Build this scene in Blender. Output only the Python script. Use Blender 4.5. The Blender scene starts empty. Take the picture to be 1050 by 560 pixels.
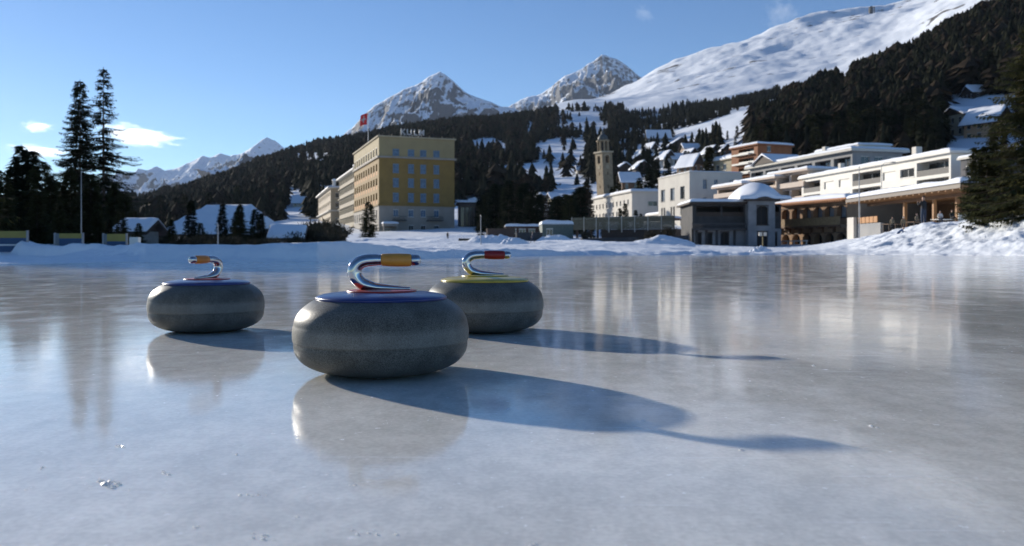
import bpy, bmesh, math, random
import numpy as np
from mathutils import Vector, Matrix

# ------------------------------------------------------------------ scene
S = bpy.context.scene
col = S.collection
F = 817.0; CX = 525.0; HY = 257.0; EYE = 0.200
R = math.radians
def at(px, py, d):                       # a point of the place seen in that direction, d metres ahead
    return Vector(((px - CX) * d / F, d, EYE + (HY - py) * d / F))
def X(px, d): return (px - CX) * d / F
def Z(py, d): return EYE + (HY - py) * d / F

# ------------------------------------------------------------------ materials
MATS = {}
def M(name, c1, c2=None, scale=4.0, rough=0.7, metal=0.0, bump=0.0, bscale=None, spec=0.5, detail=4, stretch=None, coat=0.0, lo=.35, hi=.65):
    if name in MATS: return MATS[name]
    m = bpy.data.materials.new(name); m.use_nodes = True
    nt = m.node_tree; N = nt.nodes; L = nt.links
    b = N['Principled BSDF']
    b.inputs['Roughness'].default_value = rough
    b.inputs['Metallic'].default_value = metal
    b.inputs['Specular IOR Level'].default_value = spec
    b.inputs['Coat Weight'].default_value = coat
    c2 = c2 or tuple(v * .8 for v in c1)
    tc = N.new('ShaderNodeTexCoord'); mp = N.new('ShaderNodeMapping')
    L.new(tc.outputs['Object'], mp.inputs['Vector'])
    if stretch: mp.inputs['Scale'].default_value = stretch
    no = N.new('ShaderNodeTexNoise'); no.inputs['Scale'].default_value = scale; no.inputs['Detail'].default_value = detail
    L.new(mp.outputs[0], no.inputs['Vector'])
    cr = N.new('ShaderNodeValToRGB')
    cr.color_ramp.elements[0].position = lo; cr.color_ramp.elements[1].position = hi
    cr.color_ramp.elements[0].color = (*c2, 1); cr.color_ramp.elements[1].color = (*c1, 1)
    L.new(no.outputs['Fac'], cr.inputs['Fac']); L.new(cr.outputs['Color'], b.inputs['Base Color'])
    if bump:
        n2 = N.new('ShaderNodeTexNoise'); n2.inputs['Scale'].default_value = bscale or scale * 4; n2.inputs['Detail'].default_value = 5
        L.new(mp.outputs[0], n2.inputs['Vector'])
        bp = N.new('ShaderNodeBump'); bp.inputs['Strength'].default_value = 1.0; bp.inputs['Distance'].default_value = bump
        L.new(n2.outputs['Fac'], bp.inputs['Height']); L.new(bp.outputs['Normal'], b.inputs['Normal'])
    MATS[name] = m
    return m

# ------------------------------------------------------------------ mesh helpers
class MB:
    """collects faces; build() links them as one mesh object"""
    def __init__(s): s.v = []; s.f = []
    def add(s, vs, fs):
        k = len(s.v); s.v += [tuple(v) for v in vs]; s.f += [tuple(i + k for i in f) for f in fs]; return s
    def quad(s, a, b, c, d): return s.add([a, b, c, d], [(0, 1, 2, 3)])
    def box(s, x0, x1, y0, y1, z0, z1):
        return s.add([(x0,y0,z0),(x1,y0,z0),(x1,y1,z0),(x0,y1,z0),(x0,y0,z1),(x1,y0,z1),(x1,y1,z1),(x0,y1,z1)],
                     [(0,3,2,1),(4,5,6,7),(0,1,5,4),(1,2,6,5),(2,3,7,6),(3,0,4,7)])
    def obox(s, o, u, w, n, a0, a1, b0, b1, c0, c1):
        """box in the frame origin o, axes u (a), n (b), w (c)"""
        P = lambda a, b, c: o + u * a + n * b + w * c
        return s.add([P(a0,b0,c0),P(a1,b0,c0),P(a1,b1,c0),P(a0,b1,c0),P(a0,b0,c1),P(a1,b0,c1),P(a1,b1,c1),P(a0,b1,c1)],
                     [(0,3,2,1),(4,5,6,7),(0,1,5,4),(1,2,6,5),(2,3,7,6),(3,0,4,7)])
    def tube(s, pts, radii, n=8, caps=True, flat=1.0):
        pts = [Vector(p) for p in pts]
        if not hasattr(radii, '__len__'): radii = [radii] * len(pts)
        k = len(s.v); up = Vector((0, 1, 0)); vs = []
        for i, p in enumerate(pts):
            t = (pts[min(i + 1, len(pts) - 1)] - pts[max(i - 1, 0)]).normalized()
            if i == 0:
                up = Vector((0, 1, 0)) if abs(t.y) < .9 else Vector((1, 0, 0))
            a = t.cross(up).normalized(); up = a.cross(t).normalized()
            for j in range(n):
                q = 2 * math.pi * j / n
                vs.append(tuple(p + a * (math.cos(q) * radii[i]) + up * (math.sin(q) * radii[i] * flat)))
        fs = [(i*n+j, i*n+(j+1)%n, (i+1)*n+(j+1)%n, (i+1)*n+j) for i in range(len(pts)-1) for j in range(n)]
        if caps: fs += [tuple(range(n-1, -1, -1)), tuple(range((len(pts)-1)*n, len(pts)*n))]
        return s.add(vs, fs)
    def lathe(s, prof, n=64, c=(0,0,0)):
        vs = []; fs = []
        for (r, z) in prof:
            for j in range(n):
                q = 2*math.pi*j/n; vs.append((c[0]+r*math.cos(q), c[1]+r*math.sin(q), c[2]+z))
        for i in range(len(prof)-1):
            for j in range(n): fs.append((i*n+j, i*n+(j+1)%n, (i+1)*n+(j+1)%n, (i+1)*n+j))
        fs += [tuple(range(n-1,-1,-1)), tuple(range((len(prof)-1)*n, len(prof)*n))]
        return s.add(vs, fs)
    def mesh(s, name, m, smooth=False):
        me = bpy.data.meshes.new(name); me.from_pydata(s.v, [], s.f); me.update()
        if m: me.materials.append(m)
        if smooth: me.polygons.foreach_set('use_smooth', [True] * len(me.polygons))
        return me
    def build(s, name, m, parent=None, smooth=False):
        return link(name, s.mesh(name, m, smooth), parent)
def link(name, me, parent=None):
    o = bpy.data.objects.new(name, me); col.objects.link(o)
    if parent: o.parent = parent
    return o
def tag(o, label=None, cat=None, group=None, kind=None):
    if label: o['label'] = label
    if cat: o['category'] = cat
    if group: o['group'] = group
    if kind: o['kind'] = kind
    return o
def thing(name, label, cat, loc=(0,0,0), rz=0.0, group=None, scale=1.0):
    o = bpy.data.objects.new(name, None); col.objects.link(o)
    o.location = loc; o.rotation_euler = (0, 0, rz); o.scale = (scale,)*3; o.empty_display_size = .2
    return tag(o, label, cat, group)
def copy_tree(o, parent=None):
    c = o.copy(); col.objects.link(c)
    if parent: c.parent = parent
    for ch in KIDS.get(o.name, [k for k in bpy.data.objects if k.parent == o]): copy_tree(ch, c)
    return c
KIDS = {}
def npmesh(name, V, FQ, m, smooth=True):
    """numpy vertices and faces (n,3) or (n,4)"""
    me = bpy.data.meshes.new(name); k = FQ.shape[1]
    me.vertices.add(len(V)); me.vertices.foreach_set('co', V.astype(np.float32).ravel())
    me.loops.add(FQ.size); me.loops.foreach_set('vertex_index', FQ.astype(np.int32).ravel())
    me.polygons.add(len(FQ)); me.polygons.foreach_set('loop_start', np.arange(0, FQ.size, k, dtype=np.int32))
    me.polygons.foreach_set('loop_total', np.full(len(FQ), k, dtype=np.int32))
    me.polygons.foreach_set('use_smooth', np.full(len(FQ), smooth))
    me.update(calc_edges=True); me.validate()
    if m: me.materials.append(m)
    return me

# ------------------------------------------------------------------ numpy noise
def _h(i, j, s):
    v = np.sin(i * 127.1 + j * 311.7 + s * 74.7) * 43758.5453
    return v - np.floor(v)
def vn(x, y, s=0):
    i = np.floor(x); j = np.floor(y); u = x - i; v = y - j
    u = u*u*u*(u*(u*6-15)+10); v = v*v*v*(v*(v*6-15)+10)
    return (_h(i,j,s)*(1-u)+_h(i+1,j,s)*u)*(1-v)+(_h(i,j+1,s)*(1-u)+_h(i+1,j+1,s)*u)*v
def fbm(x, y, s=0, o=5, g=.5):
    a = 1; t = 0; n = 0
    for k in range(o):
        t = t + a*(vn(x, y, s+k*13.7)*2-1); n += a; a *= g
        x, y = x*1.93+y*.31+17.3, y*1.93-x*.31+9.1
    return t/n
def ridged(x, y, s=0, o=6, g=.55):
    a = 1; t = 0; n = 0; w = 1
    for k in range(o):
        r = 1-np.abs(vn(x, y, s+k*7.3)*2-1); r = r*r
        t = t + a*r*w; n += a; w = np.clip(r*1.6, 0, 1); a *= g
        x, y = x*1.9+y*.4+3.3, y*1.9-x*.4+8.1
    return t/n
SKY_S = .10; SUN_S = 5.0; EXPO = 0.42; HAZE = 2.0e-5
# ------------------------------------------------------------------ terrain
PXN = np.array([-500, 0, 150, 325, 460, 600, 700, 800, 840, 870, 890, 930, 960, 1000, 1060, 1200, 1600.])
EDGE = np.array([10.5, 11, 13.6, 14.2, 21, 34, 37, 39, 40, 39, 38.3, 36, 34.5, 32.5, 29.5, 23.5, 14.5])
CRD = np.array([23, 23.5, 14.1, 14.7, 21.7, 34.9, 38.0, 39.9, 46, 52, 51.5, 48.5, 45.5, 41.5, 37, 29, 18.])
CRY = np.array([247, 248.5, 252.5, 252.5, 254, 257, 257.5, 257.5, 256, 251, 244, 233, 229, 223, 215, 195, 160.])
TD = np.array([60, 105, 150, 220, 320, 450, 650, 900, 1200, 1700, 2600.])
TP = np.array([-400, 0, 130, 200, 241, 293, 350, 440, 540, 586, 620, 650, 700, 776, 830, 917, 1000, 1100, 1500.])
TY = np.array([
 [248,246,244,242,238,232,225,220,216,214,212],
 [250,249,247,244,238,230,222,214,210,208,206],
 [252,251,249,245,238,230,220,210,206,206,206],
 [253,251,249,244,236,226,213,202,197,198,199],
 [253,251,248,242,232,218,202,186,178,180,182],
 [253,250,246,238,226,210,188,168,159,161,163],
 [252,248,244,236,222,202,177,154,145,148,150],
 [251,247,242,232,214,190,163,138,130,134,138],
 [252,248,240,228,208,184,158,134,124,117,121],
 [252,248,241,227,205,181,155,130,114,102,108],
 [252,248,241,225,200,177,152,128,112,106,104],
 [253,249,241,220,192,172,150,128,114,101,79],
 [255,252,242,210,182,160,136,120,108,86,57],
 [256,254,238,196,162,135,112,106,98,70,36],
 [256,254,232,185,148,104,100,95,86,57,22],
 [238,235,215,168,122,76,74,71,62,38,3],
 [230,225,198,152,92,30,28,24,18,0,-30],
 [222,212,180,140,62,-15,-16,-18,-22,-34,-60],
 [215,200,170,120,40,-30,-40,-50,-60,-70,-90.]])
def _sm(t): return t*t*(3-2*t)
_FP = np.arange(-400, 1501, 5.); _FD = np.linspace(math.log(TD[0]), math.log(TD[-1]), 80)
def _fine():
    A = np.array([np.interp(_FP, TP, TY[:, j]) for j in range(len(TD))]).T
    B = np.array([np.interp(_FD, np.log(TD), A[i]) for i in range(len(_FP))])
    def blur(B, ax, sg):
        n = int(sg*3); k = np.exp(-.5*(np.arange(-n, n+1)/sg)**2); k /= k.sum()
        P = np.pad(B, [(n, n) if i == ax else (0, 0) for i in (0, 1)], mode='reflect', reflect_type='odd')
        return np.apply_along_axis(lambda v: np.convolve(v, k, 'valid'), ax, P)
    return blur(blur(B, 0, 4.0), 1, 1.3)
_FT = _fine()
def table_y(px, d):
    u = np.clip((px-_FP[0])/5., 0, len(_FP)-1.001); v = np.clip((np.log(np.clip(d, TD[0], TD[-1]))-_FD[0])/(_FD[1]-_FD[0]), 0, len(_FD)-1.001)
    i = u.astype(int); j = v.astype(int); u = u-i; v = v-j
    return (_FT[i,j]*(1-v)+_FT[i,j+1]*v)*(1-u)+(_FT[i+1,j]*(1-v)+_FT[i+1,j+1]*v)*u
def ground(px, d):
    px = np.asarray(px, float); d = np.asarray(d, float)
    x = (px-CX)*d/F
    e = np.interp(px, PXN, EDGE); c = np.interp(px, PXN, CRD); cy = np.interp(px, PXN, CRY)
    e = e*(1+.035*fbm(x*.35, d*.0+3, 5, 3)+.02*fbm(x*1.4, d*.9, 6, 3))
    zc = (EYE+(HY-cy)*c/F)*(1+np.clip((830-px)/60, 0, 1)*.42*fbm(x*.55+40, x*0+2, 64, 4))
    lump = .16*fbm(x*.45+3, d*.45, 11, 4)+.07*fbm(x*1.9, d*1.9, 12, 4)
    chunk = np.clip((px-830)/70, 0, 1)
    t = np.clip((d-e)/(c-e), 0, 1)
    sh = np.where(px < 830, _sm(t), _sm(t)*.4+t*.6)
    left = np.clip((120-px)/60, 0, 1); sh = sh*(1-left)+left*(.12*t+.88*_sm(np.clip((t-.93)/.07, 0, 1)))
    amp = np.clip(.35+zc*.6, .35, 1.1)*np.clip(t*3, 0, 1)
    lump = lump+chunk*(.13*fbm(x*1.1, d*1.1, 14, 5, .62)-.05*np.abs(fbm(x*2.6, d*2.6, 15, 3)))
    z1 = .02+sh*(zc-.02)+lump*amp*(.55+.6*chunk)
    z1 = z1+np.clip((830-px)/60, 0, 1)*np.clip(t*2.5, 0, 1)*(.05*fbm(x*4.5, d*4.5, 61, 4)-.05*np.abs(fbm(x*1.5, d*1.5, 62, 3)))
    z1 = np.where(d < e, -.06-.01*(e-d), z1)
    # beyond the crest
    zt = EYE+(HY-table_y(px, np.maximum(d, 60)))*np.maximum(d, 60)/F
    z60 = EYE+(HY-table_y(px, np.full_like(px, 60.)))*60/F
    s = np.clip((d-c)/(60-c), 0, 1); dip = -.25*np.sin(s*math.pi)
    zb = zc*(1-_sm(s))+z60*_sm(s)+dip*(1-chunk)
    mid = np.clip((d-52)/12, 0, 1)*np.clip((190-d)/50, 0, 1)*np.clip((720-px)/60, 0, 1)
    roll = np.clip((d-c)/30, 0, 1)*((.22+.22*mid)*fbm(x*.12, d*.14, 21, 4)+.14*mid*fbm(x*.4, d*.45, 24, 3)+.25*np.clip((d-60)/60, 0, 1)*fbm(x*.05+5, d*.05, 22, 4)*2)
    far = np.clip((d-200)/600, 0, 1)
    roll = roll+far*(d*.006*fbm(x*.008, d*.008, 31, 5))+np.clip((d-160)/200, 0, 1)*1.6*fbm(x*.03, d*.03, 33, 4)
    slope = np.clip((d-1150)/500, 0, 1)*np.clip((px-540)/120, 0, 1)
    roll = roll+slope*(26*fbm(x*.0030+1, d*.0026, 41, 6, .45)-13*np.abs(fbm(x*.0046-d*.0022, d*.0016+x*.0012, 43, 6))+4)
    z2 = np.where(d > 60, zt, zb)+roll+lump*(.5+.7*chunk)*np.clip(1.6-d/90, .25, 1)
    return np.where(d > c, z2, z1)
def gz(px, d): return float(ground(np.array([float(px)]), np.array([float(d)]))[0])

# density of the woods, 0..1, on the slopes
def wood(px, d):
    x = (px-CX)*d/F
    n = fbm(x*.012, d*.009, 51, 4); n2 = fbm(x*.03+9, d*.02, 52, 3)
    y = HY-(ground(px, d)-EYE)*F/d
    a = np.zeros_like(px)
    # long hill on the left
    L = (px < 640) & (d > 330) & (d < 1350)
    a = np.where(L, np.clip(1.25+n*1.6, 0, 1), a)
    ell = lambda cx, cy, rx, ry: ((px-cx)/rx)**2+((y-cy)/ry)**2 < 1+n2
    for e in ((320,165,26,9),(300,205,9,16),(305,222,14,10),(335,200,14,9),(504,152,26,8),(577,162,27,20),(560,178,36,12),(592,150,18,9),(595,190,20,16),(510,176,22,6),(480,190,12,8),(608,128,34,16),(150,205,26,5)):
        a = np.where(L & ell(*e), .05, a)
    a = np.where((px > 540) & (px < 640) & (d > 960), np.where(px < 572, a*.5, np.where((n2 > .12) & (px > 590) & (d < 1180), .45, .02)), a)
    a = np.where((px > 540) & (px < 640) & (d < 960), a*np.clip(.55+n*1.6, .08, .7), a)
    # belt of wood above the village and the steep wood on the right
    B = (px >= 625) & (px < 800) & (d > 470) & (d < 1080)
    a = np.where(B, np.clip(.75+n*1.8, 0, 1), a)
    a = np.where((px >= 600) & (px < 740) & (d > 380) & (d <= 470), .12+.3*np.clip(n2, 0, 1), a)
    Rr = (px >= 770) & (d > 200+np.clip((980-px)*.32, -30, 90)) & (d < 560)
    a = np.where(Rr, np.clip(1.05+n*1.3, 0, 1), a)
    sy_ = y-(137-(px-700)*.305); strip = (sy_ > -5) & (sy_ < 19)
    a = np.where((px > 632) & (px < 768) & (y > 131) & (d > 230), np.minimum(a, .15), a)
    a = np.where((px > 690) & (px < 802) & strip & (d > 330), 0, a)
    a = np.where((px > 960) & (px < 1100) & (d < 225), 0, a)
    a = np.where((px > 966) & (px < 1050) & (y > 97) & (y < 182), 0, a)
    for e in ((925,104,10,6),(893,140,14,9),(868,92,9,4),(905,118,8,4),(940,70,8,4)): a = np.where(ell(*e), 0, a)
    return np.clip(a, 0, 1)

snow = M('snow', (.84,.86,.90), (.77,.80,.85), scale=.6, rough=.65, bump=.03, bscale=6, spec=.3)
roof_snow = M('roof_snow', (.86,.87,.9), (.8,.82,.86), scale=.8, rough=.6, bump=.02, bscale=5, spec=.3)

def terrain_material():
    m = bpy.data.materials.new('snow_terrain'); m.use_nodes = True; nt = m.node_tree; N = nt.nodes; L = nt.links
    b = N['Principled BSDF']; b.inputs['Roughness'].default_value = .7; b.inputs['Specular IOR Level'].default_value = .25
    tc = N.new('ShaderNodeTexCoord')
    def noise(s, d=5):
        n = N.new('ShaderNodeTexNoise'); n.inputs['Scale'].default_value = s; n.inputs['Detail'].default_value = d
        L.new(tc.outputs['Object'], n.inputs['Vector']); return n
    at_ = N.new('ShaderNodeAttribute'); at_.attribute_name = 'woodland'
    n1 = noise(.12, 6); ad = N.new('ShaderNodeMath'); ad.operation = 'ADD'
    L.new(n1.outputs['Fac'], ad.inputs[0]); L.new(at_.outputs['Fac'], ad.inputs[1])
    cr = N.new('ShaderNodeValToRGB'); cr.color_ramp.elements[0].position = .98; cr.color_ramp.elements[1].position = 1.12
    cr.color_ramp.elements[0].color = (.83,.86,.90,1); cr.color_ramp.elements[1].color = (.055,.045,.034,1)
    L.new(ad.outputs[0], cr.inputs['Fac'])
    at2 = N.new('ShaderNodeAttribute'); at2.attribute_name = 'rockiness'
    n3 = noise(.02, 8); ad2 = N.new('ShaderNodeMath'); ad2.operation = 'ADD'
    L.new(n3.outputs['Fac'], ad2.inputs[0]); L.new(at2.outputs['Fac'], ad2.inputs[1])
    c2 = N.new('ShaderNodeValToRGB'); c2.color_ramp.elements[0].position = .70; c2.color_ramp.elements[1].position = .75
    L.new(ad2.outputs[0], c2.inputs['Fac'])
    mx = N.new('ShaderNodeMix'); mx.data_type = 'RGBA'
    L.new(c2.outputs['Color'], mx.inputs['Factor']); L.new(cr.outputs['Color'], mx.inputs['A']); mx.inputs['B'].default_value = (.10,.085,.07,1)
    L.new(mx.outputs['Result'], b.inputs['Base Color'])
    n2 = noise(2.2, 6); bp = N.new('ShaderNodeBump'); bp.inputs['Distance'].default_value = .10
    L.new(n2.outputs['Fac'], bp.inputs['Height'])
    n4 = noise(.035, 7); bp2 = N.new('ShaderNodeBump'); bp2.inputs['Distance'].default_value = 2.5
    at3 = N.new('ShaderNodeAttribute'); at3.attribute_name = 'farness'
    L.new(at3.outputs['Fac'], bp2.inputs['Strength'])
    L.new(n4.outputs['Fac'], bp2.inputs['Height']); L.new(bp.outputs['Normal'], bp2.inputs['Normal'])
    L.new(bp2.outputs['Normal'], b.inputs['Normal'])
    return m

def build_terrain():
    pxs = np.concatenate([np.arange(-900, -40, 12.), np.arange(-40, 1100, 2.5), np.arange(1100, 1900, 12.)])
    near = np.exp(np.linspace(math.log(9), math.log(62), 420)); far = np.exp(np.linspace(math.log(62), math.log(2600), 330))[1:]
    ds = np.concatenate([near, far, [2700, 2900, 3200]])
    PX, D = np.meshgrid(pxs, ds)
    Zg = ground(PX.ravel(), D.ravel()).reshape(PX.shape)
    Zg[-3] -= 40; Zg[-2] = Zg[-4]-150; Zg[-1] = Zg[-4]-380
    V = np.stack([(PX-CX)*D/F, D, Zg], -1).reshape(-1, 3)
    n, m_ = PX.shape; idx = np.arange(n*m_).reshape(n, m_)
    Q = np.stack([idx[:-1,:-1], idx[:-1,1:], idx[1:,1:], idx[1:,:-1]], -1).reshape(-1, 4)
    me = npmesh('snowy_ground', V, Q, terrain_material())
    w = wood(PX.ravel(), D.ravel()); w = np.where(D.ravel() > 200, w*.75, 0)
    for nm, val in (('woodland', w), ('rockiness', np.clip((D.ravel()-1100)/300, 0, 1)*.12*(fbm(V[:,0]*.003, V[:,1]*.003, 77, 3)+.4)),
                    ('farness', np.clip((D.ravel()-900)/800, 0, 1))):
        a = me.attributes.new(nm, 'FLOAT', 'POINT'); a.data.foreach_set('value', val.astype(np.float32))
    o = link('snowy_ground', me); tag(o, kind='structure')
    # wide snow plain beyond and behind, one sheet to the horizon
    base = MB(); base.quad((-30000,-30000,-.5),(30000,-30000,-.5),(30000,30000,-.5),(-30000,30000,-.5))
    tag(base.build('snow_plain', snow), kind='structure')
build_terrain()

# ------------------------------------------------------------------ mountains
def mountain_material():
    m = bpy.data.materials.new('rock_and_snow'); m.use_nodes = True; nt = m.node_tree; N = nt.nodes; L = nt.links
    b = N['Principled BSDF']; b.inputs['Roughness'].default_value = .8; b.inputs['Specular IOR Level'].default_value = .2
    tc = N.new('ShaderNodeTexCoord'); g = N.new('ShaderNodeNewGeometry')
    sx = N.new('ShaderNodeSeparateXYZ'); L.new(g.outputs['Normal'], sx.inputs[0])
    no = N.new('ShaderNodeTexNoise'); no.inputs['Scale'].default_value = .03; no.inputs['Detail'].default_value = 9; no.inputs['Roughness'].default_value = .65
    mp = N.new('ShaderNodeMapping'); mp.inputs['Scale'].default_value = (1.2, 1.2, .8); L.new(tc.outputs['Object'], mp.inputs[0]); L.new(mp.outputs[0], no.inputs['Vector'])
    mu = N.new('ShaderNodeMath'); mu.operation = 'MULTIPLY_ADD'; mu.inputs[1].default_value = -1.15; mu.inputs[2].default_value = 1.0
    L.new(sx.outputs['Z'], mu.inputs[0])
    ad = N.new('ShaderNodeMath'); ad.operation = 'ADD'; L.new(mu.outputs[0], ad.inputs[0]); L.new(no.outputs['Fac'], ad.inputs[1])
    at2 = N.new('ShaderNodeAttribute'); at2.attribute_name = 'rockiness'
    ad2 = N.new('ShaderNodeMath'); ad2.operation = 'ADD'; L.new(ad.outputs[0], ad2.inputs[0]); L.new(at2.outputs['Fac'], ad2.inputs[1])
    cr = N.new('ShaderNodeValToRGB'); cr.color_ramp.elements[0].position = .68; cr.color_ramp.elements[1].position = .80
    cr.color_ramp.elements[0].color = (.80,.84,.90,1); cr.color_ramp.elements[1].color = (.088,.092,.105,1)
    L.new(ad2.outputs[0], cr.inputs['Fac']); L.new(cr.outputs['Color'], b.inputs['Base Color'])
    bp = N.new('ShaderNodeBump'); bp.inputs['Distance'].default_value = 22
    n2 = N.new('ShaderNodeTexNoise'); n2.inputs['Scale'].default_value = .02; n2.inputs['Detail'].default_value = 8
    L.new(tc.outputs['Object'], n2.inputs['Vector']); L.new(n2.outputs['Fac'], bp.inputs['Height']); L.new(bp.outputs['Normal'], b.inputs['Normal'])
    return m
MM = mountain_material()
def mountain(name, label, sky, D, depth, seed, rock=0.0, amp=1.0, low=235):
    sp = np.array([s[0] for s in sky], float); sy = np.array([s[1] for s in sky], float)
    pxs = np.arange(sp[0], sp[-1]+.1, .8); ts = np.concatenate([np.linspace(-.5, 0, 16)[:-1], np.linspace(0, 1, 130)])
    PX, T = np.meshgrid(pxs, ts); x0 = (PX-CX)*D/F
    top = EYE+(HY-np.interp(PX, sp, sy))*D/F; zl = EYE+(HY-low)*D/F
    jag = (ridged(x0/(D*.018), PX*0+seed, seed, 4)-.5)*D*.0022
    Y = D-np.maximum(T, 0)*depth*D - np.minimum(T, 0)*depth*D
    tt = np.clip(np.abs(T), 0, 1)
    sc = D*.075
    rg = ridged(x0/sc+fbm(x0/sc, Y/sc, seed, 3)*.6, Y/sc*.7, seed, 7)
    gul = ridged(x0/(sc*.28)+T*1.3, Y/sc*.5, seed+4, 5)
    h = top-zl
    z = zl+h*(1-tt)**1.15+jag+(rg-.55)*D*.06*amp*np.minimum(tt*4, 1)*(1-tt*.5)+(gul-.5)*D*.016*amp*np.minimum(tt*7, 1)
    z = np.minimum(z, top+jag+ (D*.0)*T - np.maximum(T, 0)*h*.22)
    xs = x0+fbm(Y/sc, x0/sc, seed+9, 3)*D*.008*np.minimum(tt*4, 1)
    V = np.stack([xs, Y, z], -1).reshape(-1, 3); n, k = PX.shape; idx = np.arange(n*k).reshape(n, k)
    Q = np.stack([idx[:-1,:-1], idx[1:,:-1], idx[1:,1:], idx[:-1,1:]], -1).reshape(-1, 4)[:, ::-1]
    me = npmesh(name, V, Q, MM)
    a = me.attributes.new('rockiness', 'FLOAT', 'POINT'); a.data.foreach_set('value', np.full(len(V), rock, np.float32))
    tag(link(name, me), label, kind='structure')
mountain('mountain_range', None, [(60,215),(100,205),(120,196),(133,186),(145,178),(161,170),(170,175),(185,171),(207,160),(215,161),(227,157),(236,160),(247,158),(256,152),(266,145),(274,140),(281,144),(287,148),(300,158),(330,175),(380,190)], 7200, .30, 3.1, rock=-.06, amp=.8, low=225)
mountain('mountain_peak', None, [(300,190),(330,160),(350,140),(361,131),(372,119),(384,108),(398,100),(410,94),(418,90),(426,87),(432,84),(440,78),(446,76),(451,73.5),(457,77),(464,83),(474,92),(483,97),(500,103),(514,109),(529,112),(545,120),(570,135),(600,150)], 4200, .32, 8.4, rock=.02, amp=1.0, low=200)
mountain('mountain_peak', None, [(470,140),(500,122),(518,111),(529,105),(540,100),(549,98),(556,95),(563,91),(570,84),(579,77),(588,74),(597,70),(603,65),(609,62),(614,58),(617,56),(623,57.5),(632,60),(643,68),(655,77),(680,92),(720,120),(760,150)], 5600, .30, 12.9, rock=.04, amp=1.0, low=190)

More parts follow.
